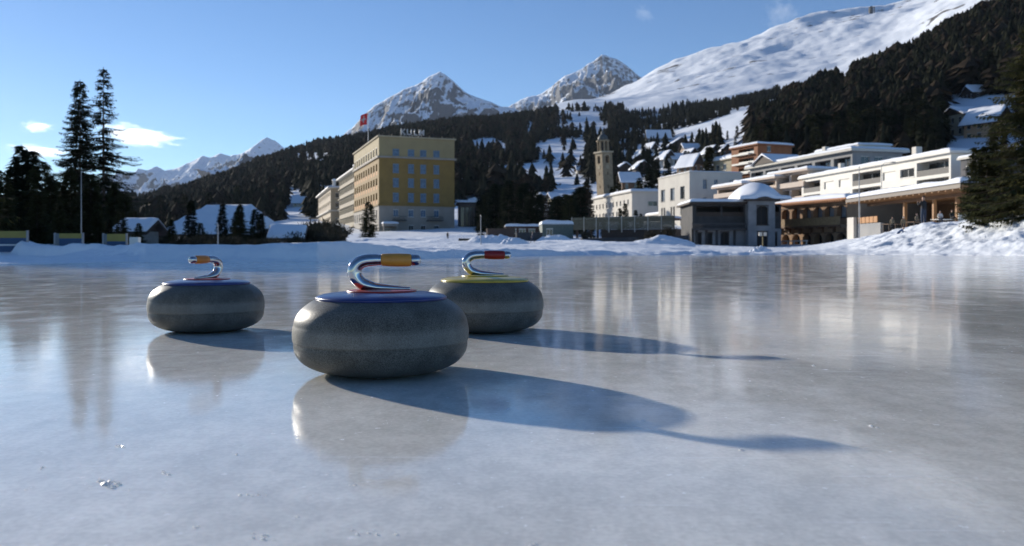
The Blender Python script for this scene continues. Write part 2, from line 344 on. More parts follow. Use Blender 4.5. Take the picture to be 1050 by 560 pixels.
# ------------------------------------------------------------------ ice
def ice_material():
    m = bpy.data.materials.new('rink_ice'); m.use_nodes = True; nt = m.node_tree; N = nt.nodes; L = nt.links
    b = N['Principled BSDF']; tc = N.new('ShaderNodeTexCoord')
    def noise(s, d=5, sc=(1,1,1), rot=0, dist=0):
        mp = N.new('ShaderNodeMapping'); mp.inputs['Scale'].default_value = sc; mp.inputs['Rotation'].default_value = (0,0,rot)
        L.new(tc.outputs['Object'], mp.inputs[0])
        n = N.new('ShaderNodeTexNoise'); n.inputs['Scale'].default_value = s; n.inputs['Detail'].default_value = d
        n.inputs['Distortion'].default_value = dist
        L.new(mp.outputs[0], n.inputs['Vector']); return n.outputs['Fac']
    def ramp(inp, p0, p1, c0, c1):
        r = N.new('ShaderNodeValToRGB'); r.color_ramp.elements[0].position = p0; r.color_ramp.elements[1].position = p1
        r.color_ramp.elements[0].color = (*c0,1); r.color_ramp.elements[1].color = (*c1,1); L.new(inp, r.inputs['Fac']); return r.outputs['Color']
    def math_(op, a, c, d=None):
        n = N.new('ShaderNodeMath'); n.operation = op
        for i, v in enumerate((a, c, d)):
            if v is None: continue
            if isinstance(v, (int, float)): n.inputs[i].default_value = v
            else: L.new(v, n.inputs[i])
        return n.outputs[0]
    cloudy = noise(.9, 9, (1,.6,1), .2, .6); fine = noise(5.5, 8, (1,.8,1), -.3, .8)
    base = ramp(math_('MULTIPLY_ADD', fine, .45, math_('MULTIPLY', cloudy, .75)), .42, .76, (.59,.58,.535), (.89,.87,.81))
    # fine pale scratches left by blades and brooms, laid in two directions
    k1 = noise(9, 4, (.35,14,1), .35, .3); k2 = noise(7, 4, (.3,16,1), -.9, .4); k3 = noise(30, 3)
    s1 = ramp(k1, .66, .72, (0,0,0), (1,1,1)); s2 = ramp(k2, .67, .73, (0,0,0), (1,1,1))
    sp = ramp(noise(75, 2), .70, .75, (0,0,0), (1,1,1))
    pat = ramp(noise(1.7, 3), .45, .65, (0,0,0), (1,1,1))
    sc = math_('MAXIMUM', s1, s2); sc = math_('MULTIPLY', sc, pat); sc = math_('MAXIMUM', sc, math_('MULTIPLY', sp, .8))
    mx = N.new('ShaderNodeMix'); mx.data_type = 'RGBA'; L.new(math_('MULTIPLY', sc, .75), mx.inputs['Factor'])
    L.new(base, mx.inputs['A']); mx.inputs['B'].default_value = (.92,.93,.94,1)
    gr = ramp(math_('MULTIPLY_ADD', noise(170, 3), .5, math_('MULTIPLY', noise(38, 5, (1,.7,1)), .5)), .40, .60, (.88,.88,.88), (1.08,1.08,1.08))
    mg = N.new('ShaderNodeMix'); mg.data_type = 'RGBA'; mg.blend_type = 'MULTIPLY'; mg.inputs['Factor'].default_value = 1
    L.new(mx.outputs['Result'], mg.inputs['A']); L.new(gr, mg.inputs['B']); L.new(mg.outputs['Result'], b.inputs['Base Color'])
    rg = math_('MULTIPLY_ADD', ramp(fine, .45, .68, (0,0,0), (1,1,1)), .06, math_('MULTIPLY_ADD', noise(2.4, 6, (1,.6,1)), .06, ICE_R)); rg = math_('ADD', rg, math_('MULTIPLY', sc, .25))
    L.new(rg, b.inputs['Roughness'])
    b.inputs['IOR'].default_value = 1.31
    b.inputs['Subsurface Weight'].default_value = .4; b.inputs['Subsurface Radius'].default_value = (.5,.8,1.0); b.inputs['Subsurface Scale'].default_value = .03
    bp = N.new('ShaderNodeBump'); bp.inputs['Distance'].default_value = .0011
    L.new(math_('ADD', noise(3.0, 3, (1,1,1)), math_('MULTIPLY', noise(14, 3), .12)), bp.inputs['Height'])
    bp2 = N.new('ShaderNodeBump'); bp2.inputs['Distance'].default_value = .0001
    L.new(noise(140, 2), bp2.inputs['Height']); L.new(bp.outputs['Normal'], bp2.inputs['Normal'])
    L.new(bp2.outputs['Normal'], b.inputs['Normal'])
    # rime and scratched ice on the surface: dull white over the clear ice
    fd = N.new('ShaderNodeBsdfDiffuse'); fd.inputs['Color'].default_value = (.84,.85,.86,1)
    wisps = ramp(noise(9, 9, (1,.7,1), .5, 1.2), .56, .80, (0,0,0), (1,1,1)); area = ramp(noise(.8, 4), .42, .62, (0,0,0), (1,1,1))
    grit = ramp(noise(240, 2), .66, .74, (0,0,0), (1,1,1)); gmask = ramp(noise(6, 5, (1,.6,1)), .55, .66, (0,0,0), (1,1,1))
    fm = math_('MAXIMUM', math_('MULTIPLY', sc, .62), math_('MULTIPLY', math_('MULTIPLY', wisps, area), .42))
    fm = math_('MAXIMUM', fm, math_('MULTIPLY', math_('MULTIPLY', grit, gmask), .7))
    ms = N.new('ShaderNodeMixShader'); L.new(fm, ms.inputs[0]); L.new(b.outputs[0], ms.inputs[1]); L.new(fd.outputs[0], ms.inputs[2])
    L.new(ms.outputs[0], N['Material Output'].inputs['Surface'])
    return m
ICE_R = .035
ice = MB(); ice.quad((-70,-60,0),(70,-60,0),(70,62,0),(-70,62,0))
tag(ice.build('ice_rink', ice_material()), kind='structure')
# ------------------------------------------------------------------ curling stones
def granite(name, tint):
    m = bpy.data.materials.new(name); m.use_nodes = True; nt = m.node_tree; N = nt.nodes; L = nt.links
    b = N['Principled BSDF']; tc = N.new('ShaderNodeTexCoord')
    def noise(s, d=2):
        n = N.new('ShaderNodeTexNoise'); n.inputs['Scale'].default_value = s; n.inputs['Detail'].default_value = d
        L.new(tc.outputs['Object'], n.inputs['Vector']); return n.outputs['Fac']
    cr = N.new('ShaderNodeValToRGB'); L.new(noise(620, 3), cr.inputs['Fac'])
    e = cr.color_ramp.elements; e[0].position = .38; e[0].color = (.070,.067,.060,1); e[1].position = .66; e[1].color = (*[v*1.4 for v in tint],1)
    x = e.new(.5); x.color = (*tint,1)
    c2 = N.new('ShaderNodeValToRGB'); L.new(noise(28, 5), c2.inputs['Fac']); c2.color_ramp.elements[0].position = .3; c2.color_ramp.elements[1].position = .7
    c2.color_ramp.elements[0].color = (.70,.70,.68,1); c2.color_ramp.elements[1].color = (1.15,1.15,1.12,1)
    mx = N.new('ShaderNodeMix'); mx.data_type = 'RGBA'; mx.blend_type = 'MULTIPLY'; mx.inputs['Factor'].default_value = 1
    L.new(cr.outputs['Color'], mx.inputs['A']); L.new(c2.outputs['Color'], mx.inputs['B'])
    # the striking band round the middle is ground dull and pale
    g = N.new('ShaderNodeSeparateXYZ'); L.new(tc.outputs['Object'], g.inputs[0])
    band = N.new('ShaderNodeValToRGB'); mr = N.new('ShaderNodeMapRange'); mr.inputs['From Min'].default_value = 0; mr.inputs['From Max'].default_value = .14
    L.new(g.outputs['Z'], mr.inputs['Value']); L.new(mr.outputs[0], band.inputs['Fac'])
    e = band.color_ramp.elements; e[0].position = .395; e[0].color = (0,0,0,1); e[1].position = .425; e[1].color = (1,1,1,1)
    x = e.new(.56); x.color = (1,1,1,1); x = e.new(.63); x.color = (0,0,0,1)
    m2 = N.new('ShaderNodeMix'); m2.data_type = 'RGBA'; m2.blend_type = 'ADD'
    bf = N.new('ShaderNodeMath'); bf.operation = 'MULTIPLY'; bf.inputs[1].default_value = .8; L.new(band.outputs['Color'], bf.inputs[0])
    L.new(bf.outputs[0], m2.inputs['Factor']); L.new(mx.outputs['Result'], m2.inputs['A']); m2.inputs['B'].default_value = (.085,.083,.074,1)
    L.new(m2.outputs['Result'], b.inputs['Base Color'])
    rr = N.new('ShaderNodeMath'); rr.operation = 'MULTIPLY_ADD'; rr.inputs[1].default_value = .12; rr.inputs[2].default_value = .42; b.inputs['Specular IOR Level'].default_value = .16
    L.new(band.outputs['Color'], rr.inputs[0]); L.new(rr.outputs[0], b.inputs['Roughness'])
    bp = N.new('ShaderNodeBump'); bp.inputs['Distance'].default_value = .00018; L.new(noise(220, 4), bp.inputs['Height']); L.new(bp.outputs['Normal'], b.inputs['Normal'])
    return m
chrome = M('chrome', (.52,.52,.54), (.46,.46,.48), scale=40, rough=.07, metal=1.0)
def plastic(name, c, r=.32): return M(name, c, tuple(v*.78 for v in c), scale=30, rough=r, bump=.0002, bscale=300, detail=6)
stone_prof = [(.054,.0015),(.062,0),(.070,.0012),(.092,.0045),(.1140,.0118),(.1300,.0220),(.1398,.035),(.1432,.0475),(.1432,.0555),(.1444,.0580),(.1452,.064),(.1454,.070),(.1452,.077),(.1445,.0825),
              (.1437,.086),(.1418,.095),(.1372,.105),(.1300,.1145),(.1210,.1222),(.1130,.1277),(.106,.1305),(.090,.131)]
def smooth_prof(p, n=4):
    out = []
    for i in range(len(p)-1):
        a = p[max(i-1,0)]; b = p[i]; c = p[i+1]; d = p[min(i+2,len(p)-1)]
        for k in range(n):
            t = k/n; q = []
            for j in (0,1):
                q.append(.5*((2*b[j])+(-a[j]+c[j])*t+(2*a[j]-5*b[j]+4*c[j]-d[j])*t*t+(-a[j]+3*b[j]-3*c[j]+d[j])*t**3))
            out.append(tuple(q))
    return out+[p[-1]]
def bez(pts, n=6):
    P = [tuple(p) for p in pts]; out = []
    for i in range(len(P)-1):
        a = P[max(i-1,0)]; b = P[i]; c = P[i+1]; d = P[min(i+2,len(P)-1)]
        for k in range(n):
            t = k/n
            out.append(Vector([.5*((2*b[j])+(-a[j]+c[j])*t+(2*a[j]-5*b[j]+4*c[j]-d[j])*t*t+(-a[j]+3*b[j]-3*c[j]+d[j])*t**3) for j in range(3)]))
    return out+[Vector(P[-1])]
def curling_stone(label, x, y, rz, tint, disc_c, plate_c, grip_c, groove=False, s=1.0):
    t = thing('curling_stone', label, 'curling stone', (x, y, 0), rz); t.scale = (s, s, s*.94)
    MB().lathe(smooth_prof(stone_prof), 128).build('granite_body', granite('granite_'+disc_c, tint), t, True)
    if groove:
        MB().lathe([(.1395,.0532),(.1425,.0536),(.1432,.0548),(.1425,.056),(.1395,.0564)], 128).build('groove', M('groove_black', (.01,.01,.01), rough=.8), t, True)
    col3 = {'blue': (.014,.032,.17), 'yellow': (.52,.40,.05), 'red': (.42,.035,.02), 'orange': (.62,.21,.025), 'amber': (.60,.27,.04), 'deepred': (.25,.012,.012)}
    MB().lathe(smooth_prof([(.060,.1295),(.104,.1300),(.1076,.1305),(.1086,.1322),(.1078,.1345),(.101,.1378),(.086,.1408),(.065,.1428),(.040,.1440),(.012,.1445)], 3), 128).build('cover_disc', plastic('disc_'+disc_c, col3[disc_c], .28), t, True)
    MB().lathe(smooth_prof([(.030,.1425),(.054,.1415),(.0575,.1425),(.0575,.1448),(.054,.1460),(.030,.1470),(.010,.1473)], 3), 96).build('handle_plate', plastic('plate_'+plate_c, col3[plate_c], .35), t, True)
    # chrome foot lying on the plate, then the gooseneck
    foot = [(.047,0,.1478),(.030,0,.1484),(.012,0,.1492),(-.008,0,.1504),(-.022,0,.1530)]
    neck = [(-.022,0,.1530),(-.0335,0,.1580),(-.0415,0,.1665),(-.0452,0,.1765),(-.0435,0,.1865),(-.0365,0,.1945),(-.026,0,.1983),(-.012,0,.1995),(-.006,0,.1995)]
    pf = bez(foot, 4); pn = bez(neck, 7)
    pts = pf+pn[1:]; rad = [.0026+.0074*min(1, i/(len(pf)-1))**1.2 for i in range(len(pf))]+[.0100+.0018*math.sin(math.pi*i/len(pn)) for i in range(1, len(pn))]
    g = MB().tube(pts, rad, 20); g.build('gooseneck', chrome, t, True)
    col_ = MB(); col_.tube([(-.010,0,.1995),(-.008,0,.1995),(-.003,0,.1995),(-.001,0,.1995)], [.0082,.0100,.0100,.0096], 28); col_.build('collar', chrome, t, True)
    gp = [(-.001,0,.1995),(.001,0,.1995),(.012,0,.1993),(.028,0,.1991),(.044,0,.1990),(.0475,0,.1990),(.049,0,.1990)]
    MB().tube(gp, [.0096,.0108,.0116,.0119,.0114,.0108,.0098], 32).build('grip', plastic('grip_'+grip_c, col3[grip_c], .38), t, True)
    MB().tube([(.049,0,.1990),(.050,0,.1990),(.057,0,.1989),(.0615,0,.1988),(.0640,0,.1987),(.0650,0,.1987)], [.0098,.0104,.0102,.0092,.0066,.0030], 28).build('end_cap', chrome, t, True)
    return t
curling_stone('large foreground grey granite curling stone with blue cover, red plate and amber grip', X(391,1.31), 1.315, R(8), (.112,.112,.104), 'blue', 'red', 'amber', s=.985)
curling_stone('leftmost granite curling stone with blue cover and orange handle turned toward the camera', X(211.5,1.99), 1.995, R(252), (.104,.104,.097), 'blue', 'red', 'orange', s=.95)
curling_stone('granite curling stone with yellow cover and red handle behind the foreground stone', X(497,1.985), 1.99, R(6), (.112,.112,.106), 'yellow', 'yellow', 'deepred', groove=True, s=1.01)

# crumbs of frost lying on the ice: light shines through them
FR = M('frost', (.93,.94,.95), (.88,.9,.92), rough=.22, spec=.9)
_n = FR.node_tree; _t = _n.nodes.new('ShaderNodeBsdfTranslucent'); _t.inputs['Color'].default_value = (.95,.96,.97,1); _m = _n.nodes.new('ShaderNodeMixShader'); _m.inputs[0].default_value = .6
_n.links.new(_n.nodes['Principled BSDF'].outputs[0], _m.inputs[1]); _n.links.new(_t.outputs[0], _m.inputs[2]); _n.links.new(_m.outputs[0], _n.nodes['Material Output'].inputs['Surface'])
random.seed(5); fr = MB()
def crumb(x, y, r, sq=.6):
    n = random.randint(5, 7); k = len(fr.v); vs = [(x, y, r*sq)]
    for j in range(n):
        q = 6.283*j/n+random.uniform(-.3,.3); rr = r*random.uniform(.6,1.25); vs.append((x+rr*math.cos(q), y+rr*math.sin(q)*random.uniform(.6,1), .0004))
    fr.add(vs, [(0, 1+j, 1+(j+1)%n) for j in range(n)])
def crumb_px(px, py, r):
    d = EYE*F/(py-HY); crumb(X(px, d), d, r)
for (px, py, n, s) in ((115,497,7,.0026),(109,496,5,.0020),(122,458,6,.0012),(119,450,4,.001),(43,480,4,.0012),(167,485,4,.0013),(90,499,3,.0008),(30,501,3,.0009),(243,466,4,.001),(266,508,8,.0010),(275,552,9,.0012),(385,547,7,.0010),(360,498,2,.001),(404,434,10,.0007),(460,430,10,.0007),(900,438,2,.0022),(761,462,2,.0014),(836,376,2,.002),(545,558,2,.001),(300,530,3,.0008),(200,540,5,.0009)):
    for k in range(n): crumb_px(px+random.gauss(0, 3 if n < 7 else 10), py+random.gauss(0, 1 if n < 7 else 3), s*1.5*random.uniform(.4,1.3))
for k in range(1300):
    d = .56+random.random()**1.8*5; x = random.uniform(-.68, .68)*d; crumb(x, d, random.uniform(.0003,.0009)*d**.6)
for k in range(34):   # short broken scratches: chains of tiny crumbs
    d = .6+random.random()**1.5*2.2; x = random.uniform(-.64,.5)*d; a = random.choice((-1.1,-.9,.35,2.4))+random.gauss(0,.2); L_ = random.uniform(.02,.09)*d
    for j in range(int(L_/.0022)):
        if random.random() < .55: crumb(x+math.cos(a)*j*.0022+random.gauss(0,.0004), d+math.sin(a)*j*.0022, random.uniform(.0002,.0006)*d**.5)
tag(fr.build('frost_crumbs', FR), 'small white crumbs of frost scattered on the ice', 'frost', kind='stuff')
# ------------------------------------------------------------------ buildings
glass = M('window_glass', (.035,.04,.045), (.02,.022,.025), scale=2, rough=.12, spec=.8)
glass_blue = M('blue_curtained_glass', (.10,.17,.26), (.06,.10,.16), scale=2, rough=.3)
glass_pale = M('bright_glass', (.30,.33,.36), (.2,.22,.25), scale=2, rough=.15, spec=.8)
white_fr = M('white_frame', (.62,.60,.56), rough=.5)
dark_wood = M('dark_wood', (.07,.045,.03), (.035,.024,.018), scale=3, rough=.75, stretch=(1,1,8))
brown_wood = M('brown_wood', (.20,.11,.055), (.12,.065,.035), scale=3, rough=.7, stretch=(1,1,8))
blind_m = M('white_blind', (.78,.74,.66), (.70,.66,.58), scale=2, rough=.6)
ochre = M('ochre_render', (.27,.165,.045), (.22,.135,.038), scale=.5, rough=.85, detail=6)
cream = M('cream_render', (.42,.36,.25), (.36,.30,.20), scale=.4, rough=.85, detail=6)
beige = M('beige_render', (.32,.28,.235), (.26,.23,.19), scale=.4, rough=.85, detail=6)
pale_plaster = M('pale_plaster', (.62,.58,.50), (.55,.51,.44), scale=.5, rough=.85, detail=6)
white_plaster = M('white_plaster', (.62,.58,.51), (.55,.51,.45), scale=.4, rough=.85, detail=6)
grey_conc = M('grey_concrete', (.30,.29,.28), (.23,.23,.23), scale=.5, rough=.85, detail=6)
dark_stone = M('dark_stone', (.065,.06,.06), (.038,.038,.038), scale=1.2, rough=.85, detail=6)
orange_m = M('orange_render', (.30,.115,.045), (.24,.09,.035), scale=.6, rough=.8, detail=6)
tower_stone = M('tower_stone', (.38,.29,.18), (.26,.20,.13), scale=1.5, rough=.9, detail=7, bump=.03)
red_m = M('red_cloth', (.60,.02,.02), (.5,.015,.015), rough=.7)
steel = M('painted_steel', (.32,.33,.34), rough=.45, metal=.3)
light_wood = M('light_wood', (.40,.22,.10), (.28,.15,.07), scale=2, rough=.7, stretch=(1,6,1))
VX, VY, VZ = Vector((1,0,0)), Vector((0,1,0)), Vector((0,0,1))

class Face:
    """one wall plane: origin o, u along the wall, n outward, in the building's own frame"""
    def __init__(s, o, u, n, L): s.o = Vector(o); s.u = u; s.n = n; s.L = L
def face_of(side, w, D):
    return {'F': Face((0,0,0), VX, -VY, w), 'L': Face((0,D,0), -VY, -VX, D), 'R': Face((w,0,0), VY, VX, D), 'B': Face((w,D,0), -VX, VY, w)}[side]
def wall_panel(mb, f, z0, z1, holes, u0=0.0, u1=None):
    """wall surface with real openings and reveals. holes: (u0,u1,z0,z1,depth)"""
    u1 = f.L if u1 is None else u1
    P = lambda u, z, d=0: f.o+f.u*u+VZ*z-f.n*d
    us = sorted({u0, u1} | {h[0] for h in holes} | {h[1] for h in holes}); zs = sorted({z0, z1} | {h[2] for h in holes} | {h[3] for h in holes})
    us = [v for v in us if u0-1e-6 <= v <= u1+1e-6]; zs = [v for v in zs if z0-1e-6 <= v <= z1+1e-6]
    for a, b in zip(us, us[1:]):
        for c, d in zip(zs, zs[1:]):
            if b-a < 1e-5 or d-c < 1e-5: continue
            m, k = (a+b)/2, (c+d)/2
            if any(h[0] < m < h[1] and h[2] < k < h[3] for h in holes): continue
            mb.quad(P(a,c), P(b,c), P(b,d), P(a,d))
    for h in holes:
        a, b, c, d, q = h[:5]
        if c < z0-1e-6 or d > z1+1e-6: continue
        mb.quad(P(a,c), P(b,c), P(b,c,q), P(a,c,q)); mb.quad(P(a,d,q), P(b,d,q), P(b,d), P(a,d))
        mb.quad(P(a,c,q), P(a,d,q), P(a,d), P(a,c)); mb.quad(P(b,c), P(b,d), P(b,d,q), P(b,c,q))
        if q > .9: mb.quad(P(a,c,q), P(b,c,q), P(b,d,q), P(a,d,q))
def window(par, f, h, frame=white_fr, pane=glass, kind='w', rail=None):
    a, b, c, d, q = h[:5]; w = b-a; t = .07 if w > .7 else .045
    B = lambda mb, u0, u1, z0, z1, n0, n1: mb.obox(f.o, f.u, VZ, f.n, u0, u1, n0, n1, z0, z1)
    if kind == 'w':
        m = MB(); q1 = -q+.002
        for r in ((a+.002,a+t,c+.002,d-.002),(b-t,b-.002,c+.002,d-.002),(a+t,b-t,c+.002,c+t),(a+t,b-t,d-t,d-.002)): B(m, *r, q1, q1+.06)
        if w > .8: B(m, (a+b)/2-.025, (a+b)/2+.025, c+t, d-t, q1, q1+.055)
        B(m, a-.06, b+.06, c-.10, c-.006, .003, .10); B(m, a-.04, b+.04, d+.006, d+.09, .003, .05)
        o = m.build('window', frame, par)
        p = MB(); B(p, a+t, b-t, c+t, d-t, q1-.0, q1+.02); p.build('pane', pane, o)
    elif kind == 'blind':
        m = MB()
        for k in range(max(4, int((d-c)/.22))):
            n = max(4, int((d-c)/.22)); z = c+(d-c)*k/n; B(m, a+.01, b-.01, z+.01, z+(d-c)/n-.004, -q+.02, -q+.07)
        m.build('roller_blind', frame, par)
    elif kind == 'loggia':
        m = MB(); n = max(1, int(w/2.2)); q1 = -q+.004
        o = MB()
        for k in range(n):
            u0 = a+w*k/n+.02; u1 = a+w*(k+1)/n-.02
            for r in ((u0,u0+.08,c+.02,d-.03),(u1-.08,u1,c+.02,d-.03),(u0+.08,u1-.08,c+.02,c+.12),(u0+.08,u1-.08,d-.12,d-.03)): B(m, *r, q1, q1+.07)
            B(o, u0+.08, u1-.08, c+.12, d-.12, q1, q1+.03)
        oo = m.build('balcony_door', frame, par); o.build('pane', pane, oo)
        r = MB(); rm = rail or grey_conc
        B(r, a+.003, b-.003, c+.003, c+min(1.0, (d-c)*.42), -.10, -.03); r.build('balcony_railing', rm, par)
def holes_grid(us, zs, w, h, depth=.18): return [(u-w/2, u+w/2, z, z+h, depth) for z in zs for u in us]
def snow_cap(name, par, x0, x1, y0, y1, z, t=.35, over=.25, m=roof_snow, seed=1, nx=None, zf=None):
    """a soft snow layer lying on a roof, rounded at its edges"""
    x0 -= over; x1 += over; y0 -= over; y1 += over
    nx = min(60, max(8, int((x1-x0)/.5))); ny = min(60, max(8, int((y1-y0)/.5)))
    def edge(n):
        a = np.linspace(0, 1, n+1); return a
    ex = np.concatenate([[0,.004,.015], np.linspace(.04,.96,nx), [.985,.996,1]]); ey = np.concatenate([[0,.004,.015], np.linspace(.04,.96,ny), [.985,.996,1]])
    U, Vv = np.meshgrid(ex, ey); xx = x0+(x1-x0)*U; yy = y0+(y1-y0)*Vv
    e = np.minimum(np.minimum(U, 1-U)*(x1-x0), np.minimum(Vv, 1-Vv)*(y1-y0)); e = np.clip(e/(t*.9), 0, 1)
    hgt = t*np.sqrt(1-(1-e)**2)*(1+.28*fbm(xx*.35+seed, yy*.35, seed, 4))+.05*fbm(xx*1.3, yy*1.3, seed+3, 3)*e
    base = (zf(xx, yy) if zf else np.full_like(xx, z))
    V1 = np.stack([xx, yy, base+hgt+.003], -1).reshape(-1,3); V2 = np.stack([xx, yy, base+.003-.0*hgt], -1).reshape(-1,3)
    n, k = xx.shape; idx = np.arange(n*k).reshape(n,k)
    Q = np.stack([idx[:-1,:-1], idx[:-1,1:], idx[1:,1:], idx[1:,:-1]], -1).reshape(-1,4)
    Q2 = Q[:, ::-1]+n*k
    rim = []
    for a, b in list(zip(idx[0,:-1], idx[0,1:]))+list(zip(idx[:-1,-1], idx[1:,-1]))+list(zip(idx[-1,1:], idx[-1,:-1]))+list(zip(idx[1:,0], idx[:-1,0])):
        rim.append((a+n*k, b+n*k, b, a))
    me = npmesh(name, np.concatenate([V1, V2]), np.concatenate([Q, Q2, np.array(rim)]), m)
    return link(name, me, par)
def solve(C, dr, px):
    k = (px-CX)/F; return (k*C.y-C.x)/(dr.x-k*dr.y)
class Bld:
    """a block placed by its nearest corner; local x runs along the front, y back, z = 0 at ground"""
    def __init__(s, name, label, px, d, zb, heading, w=None, D=None, pxr=None, pxl=None, group=None, cat='building'):
        C = Vector((X(px, d), d, zb)); h = R(heading); s.h = h
        f = Vector((math.cos(h), math.sin(h), 0)); l = Vector((-math.sin(h), math.cos(h), 0))
        s.w = w if w else solve(C, f, pxr); s.D = D if D else solve(C, l, pxl)
        s.t = thing(name, label, cat, C, h, group); s.zb = zb; s.d = d
    def z(s, py): return Z(py, s.d)-s.zb
    def face(s, side): return face_of(side, s.w, s.D)
    def walls(s, name, m, z0, z1, holes={}, top=True, base=-3.0):
        mb = MB()
        for sd in 'FLRB': wall_panel(mb, s.face(sd), z0, z1, holes.get(sd, []))
        if top: mb.quad((0,0,z1),(s.w,0,z1),(s.w,s.D,z1),(0,s.D,z1))
        o = mb.build(name, m, s.t); return o
    def flat_roof(s, z, m, over=.35, th=.3, snow_t=.3, name='roof', seed=1):
        o = MB().box(-over, s.w+over, -over, s.D+over, z+.002, z+th).build(name, m, s.t)
        snow_cap('snow_layer', o, 0, s.w, 0, s.D, z+th, snow_t, over-.04, seed=seed); return o

# ---- the yellow hotel ----------------------------------------------------
hz = 1.2
H = Bld('hotel', 'tall yellow block hotel with blue curtained windows and white rooftop letters', 388.5, 190, hz, 20, pxr=466, pxl=363)
h = H.z; zA, zM, zT = h(210), h(160.5), h(140)
fr = [solve(Vector((X(388.5,190),190,0)), Vector((math.cos(R(20)),math.sin(R(20)),0)), p) for p in (406,421.5,434,447.5)]
hs = lambda z0, z1, hh, w=1.35: [(u-w/2, u+w/2, z, z+hh, .16) for u in fr for z in (z0,)]
def rows(z0s, hh, us, w, dp): return [(u-w/2, u+w/2, z, z+hh, dp) for z in z0s for u in us]
F_lo = rows([h(222)], 1.7, fr, 1.25, .18)+rows([h(239)], 1.9, fr[1:], 1.2, .18)+[(1.2,2.8,.15,h(235),.3)]
F_up = rows([h(206.5), h(191.3), h(176.5)], 2.05, fr, 1.45, .16); F_at = rows([h(160.3)+.35], 1.5, fr, 1.6, .16)
lu = [2.2+k*3.64 for k in range(10)]
L_lo = rows([h(240), h(224)], 2.2, lu, 1.5, .2); L_up = rows([h(206.5)-.5, h(191.3)-.5, h(176.5)-.5], 2.7, lu, 2.0, 1.1); L_at = rows([h(160.3)+.4], 1.9, lu, 1.7, .2)
H.walls('lower_wall', beige, -3, zA, {'F': F_lo, 'L': L_lo}, top=False)
H.walls('upper_wall', ochre, zA, zM, {'F': F_up, 'L': L_up}, top=False)
H.walls('attic_wall', M('mustard_render', (.34,.265,.135), (.29,.225,.115), scale=.4, rough=.85, detail=6), zM, zT, {'F': F_at, 'L': L_at})
for k, q in enumerate(F_lo): window(H.t, H.face('F'), q, pane=glass_blue if k < 4 else glass)
for q in F_up+F_at: window(H.t, H.face('F'), q, frame=M('blue_frame', (.16,.25,.36)), pane=glass_blue)
for q in L_lo+L_at: window(H.t, H.face('L'), q)
for q in L_up: window(H.t, H.face('L'), q, kind='loggia', rail=M('orange_awning', (.50,.22,.06), rough=.8))
MB().box(-.4, H.w+.4, -.4, H.D+.4, zM-.25, zM+.18).build('cornice', beige, H.t)
MB().box(-.25, H.w+.25, -.25, H.D+.25, zA-.18, zA+.2).build('string_course', ochre, H.t)
r_ = MB().box(-.35, H.w+.35, -.35, H.D+.35, zT+.002, zT+.28).build('roof', cream, H.t)
snow_cap('snow_layer', r_, 1, H.w-1, 1, H.D-1, zT+.28, .12, 0)
for k in range(7): MB().box(k*H.w/6-.05+(.1 if k==0 else -.1 if k==6 else 0), k*H.w/6+.05+(.1 if k==0 else -.1 if k==6 else 0), .2, .3, zT+.28, zT+.75).build('roof_post', cream, H.t)
pc = MB().box(.6, 4.2, -2.4, -.02, h(232), h(229.5)).build('porch_canopy', beige, H.t); snow_cap('snow_layer', pc, .6, 4.2, -2.4, -.1, h(229.5), .6, .1)
for x in (.8, 4.0): MB().box(x-.15, x+.15, -2.3, -2.0, -1.5, h(232)-.004).build('porch_post', beige, H.t)
for x0, x1, zz in ((3.2,6.6,h(225.5)),(11.6,15.6,h(225.5))):
    b_ = MB(); b_.box(x0, x1, -.9, -.02, zz-.15, zz)
    for k in range(int((x1-x0)/.2)+1): b_.box(x0+k*.2, x0+k*.2+.04, -.88, -.84, zz, zz+.9)
    b_.box(x0, x1, -.89, -.83, zz+.9, zz+.97); b_.build('balcony', M('dark_iron', (.03,.03,.03), rough=.5), H.t)
# the rooftop letters
sg = thing('letter_sign', 'white capital letters on thin posts along the roof of the yellow hotel', 'sign', H.t.location+Vector((math.cos(H.h)*5.9, math.sin(H.h)*5.9, zT+.3))+Vector((-math.sin(H.h)*.6, math.cos(H.h)*.6, 0)), H.h)
let = M('white_letter', (.42,.42,.42), rough=.5)
for i, ch in enumerate('KULM'):
    cu = bpy.data.curves.new('letter_curve', 'FONT'); cu.body = ch; cu.size = 1.95; cu.extrude = .09; cu.offset = .035; cu.align_x = 'CENTER'
    ob = bpy.data.objects.new('tmp', cu); me = bpy.data.meshes.new_from_object(ob); bpy.data.objects.remove(ob)
    me.materials.clear(); me.materials.append(let)
    lo = link('letter', me, sg); lo.location = (i*1.52+.1, 0, .55); lo.rotation_euler = (R(90), 0, 0)
for i in range(8): MB().box(i*.72-.48, i*.72-.43, .12, .17, -.02, .7 if i%7 else 2.0).build('post', steel, sg)
MB().box(-.5, 4.7+.2, .12, .16, .5, .56).build('rail', steel, sg)
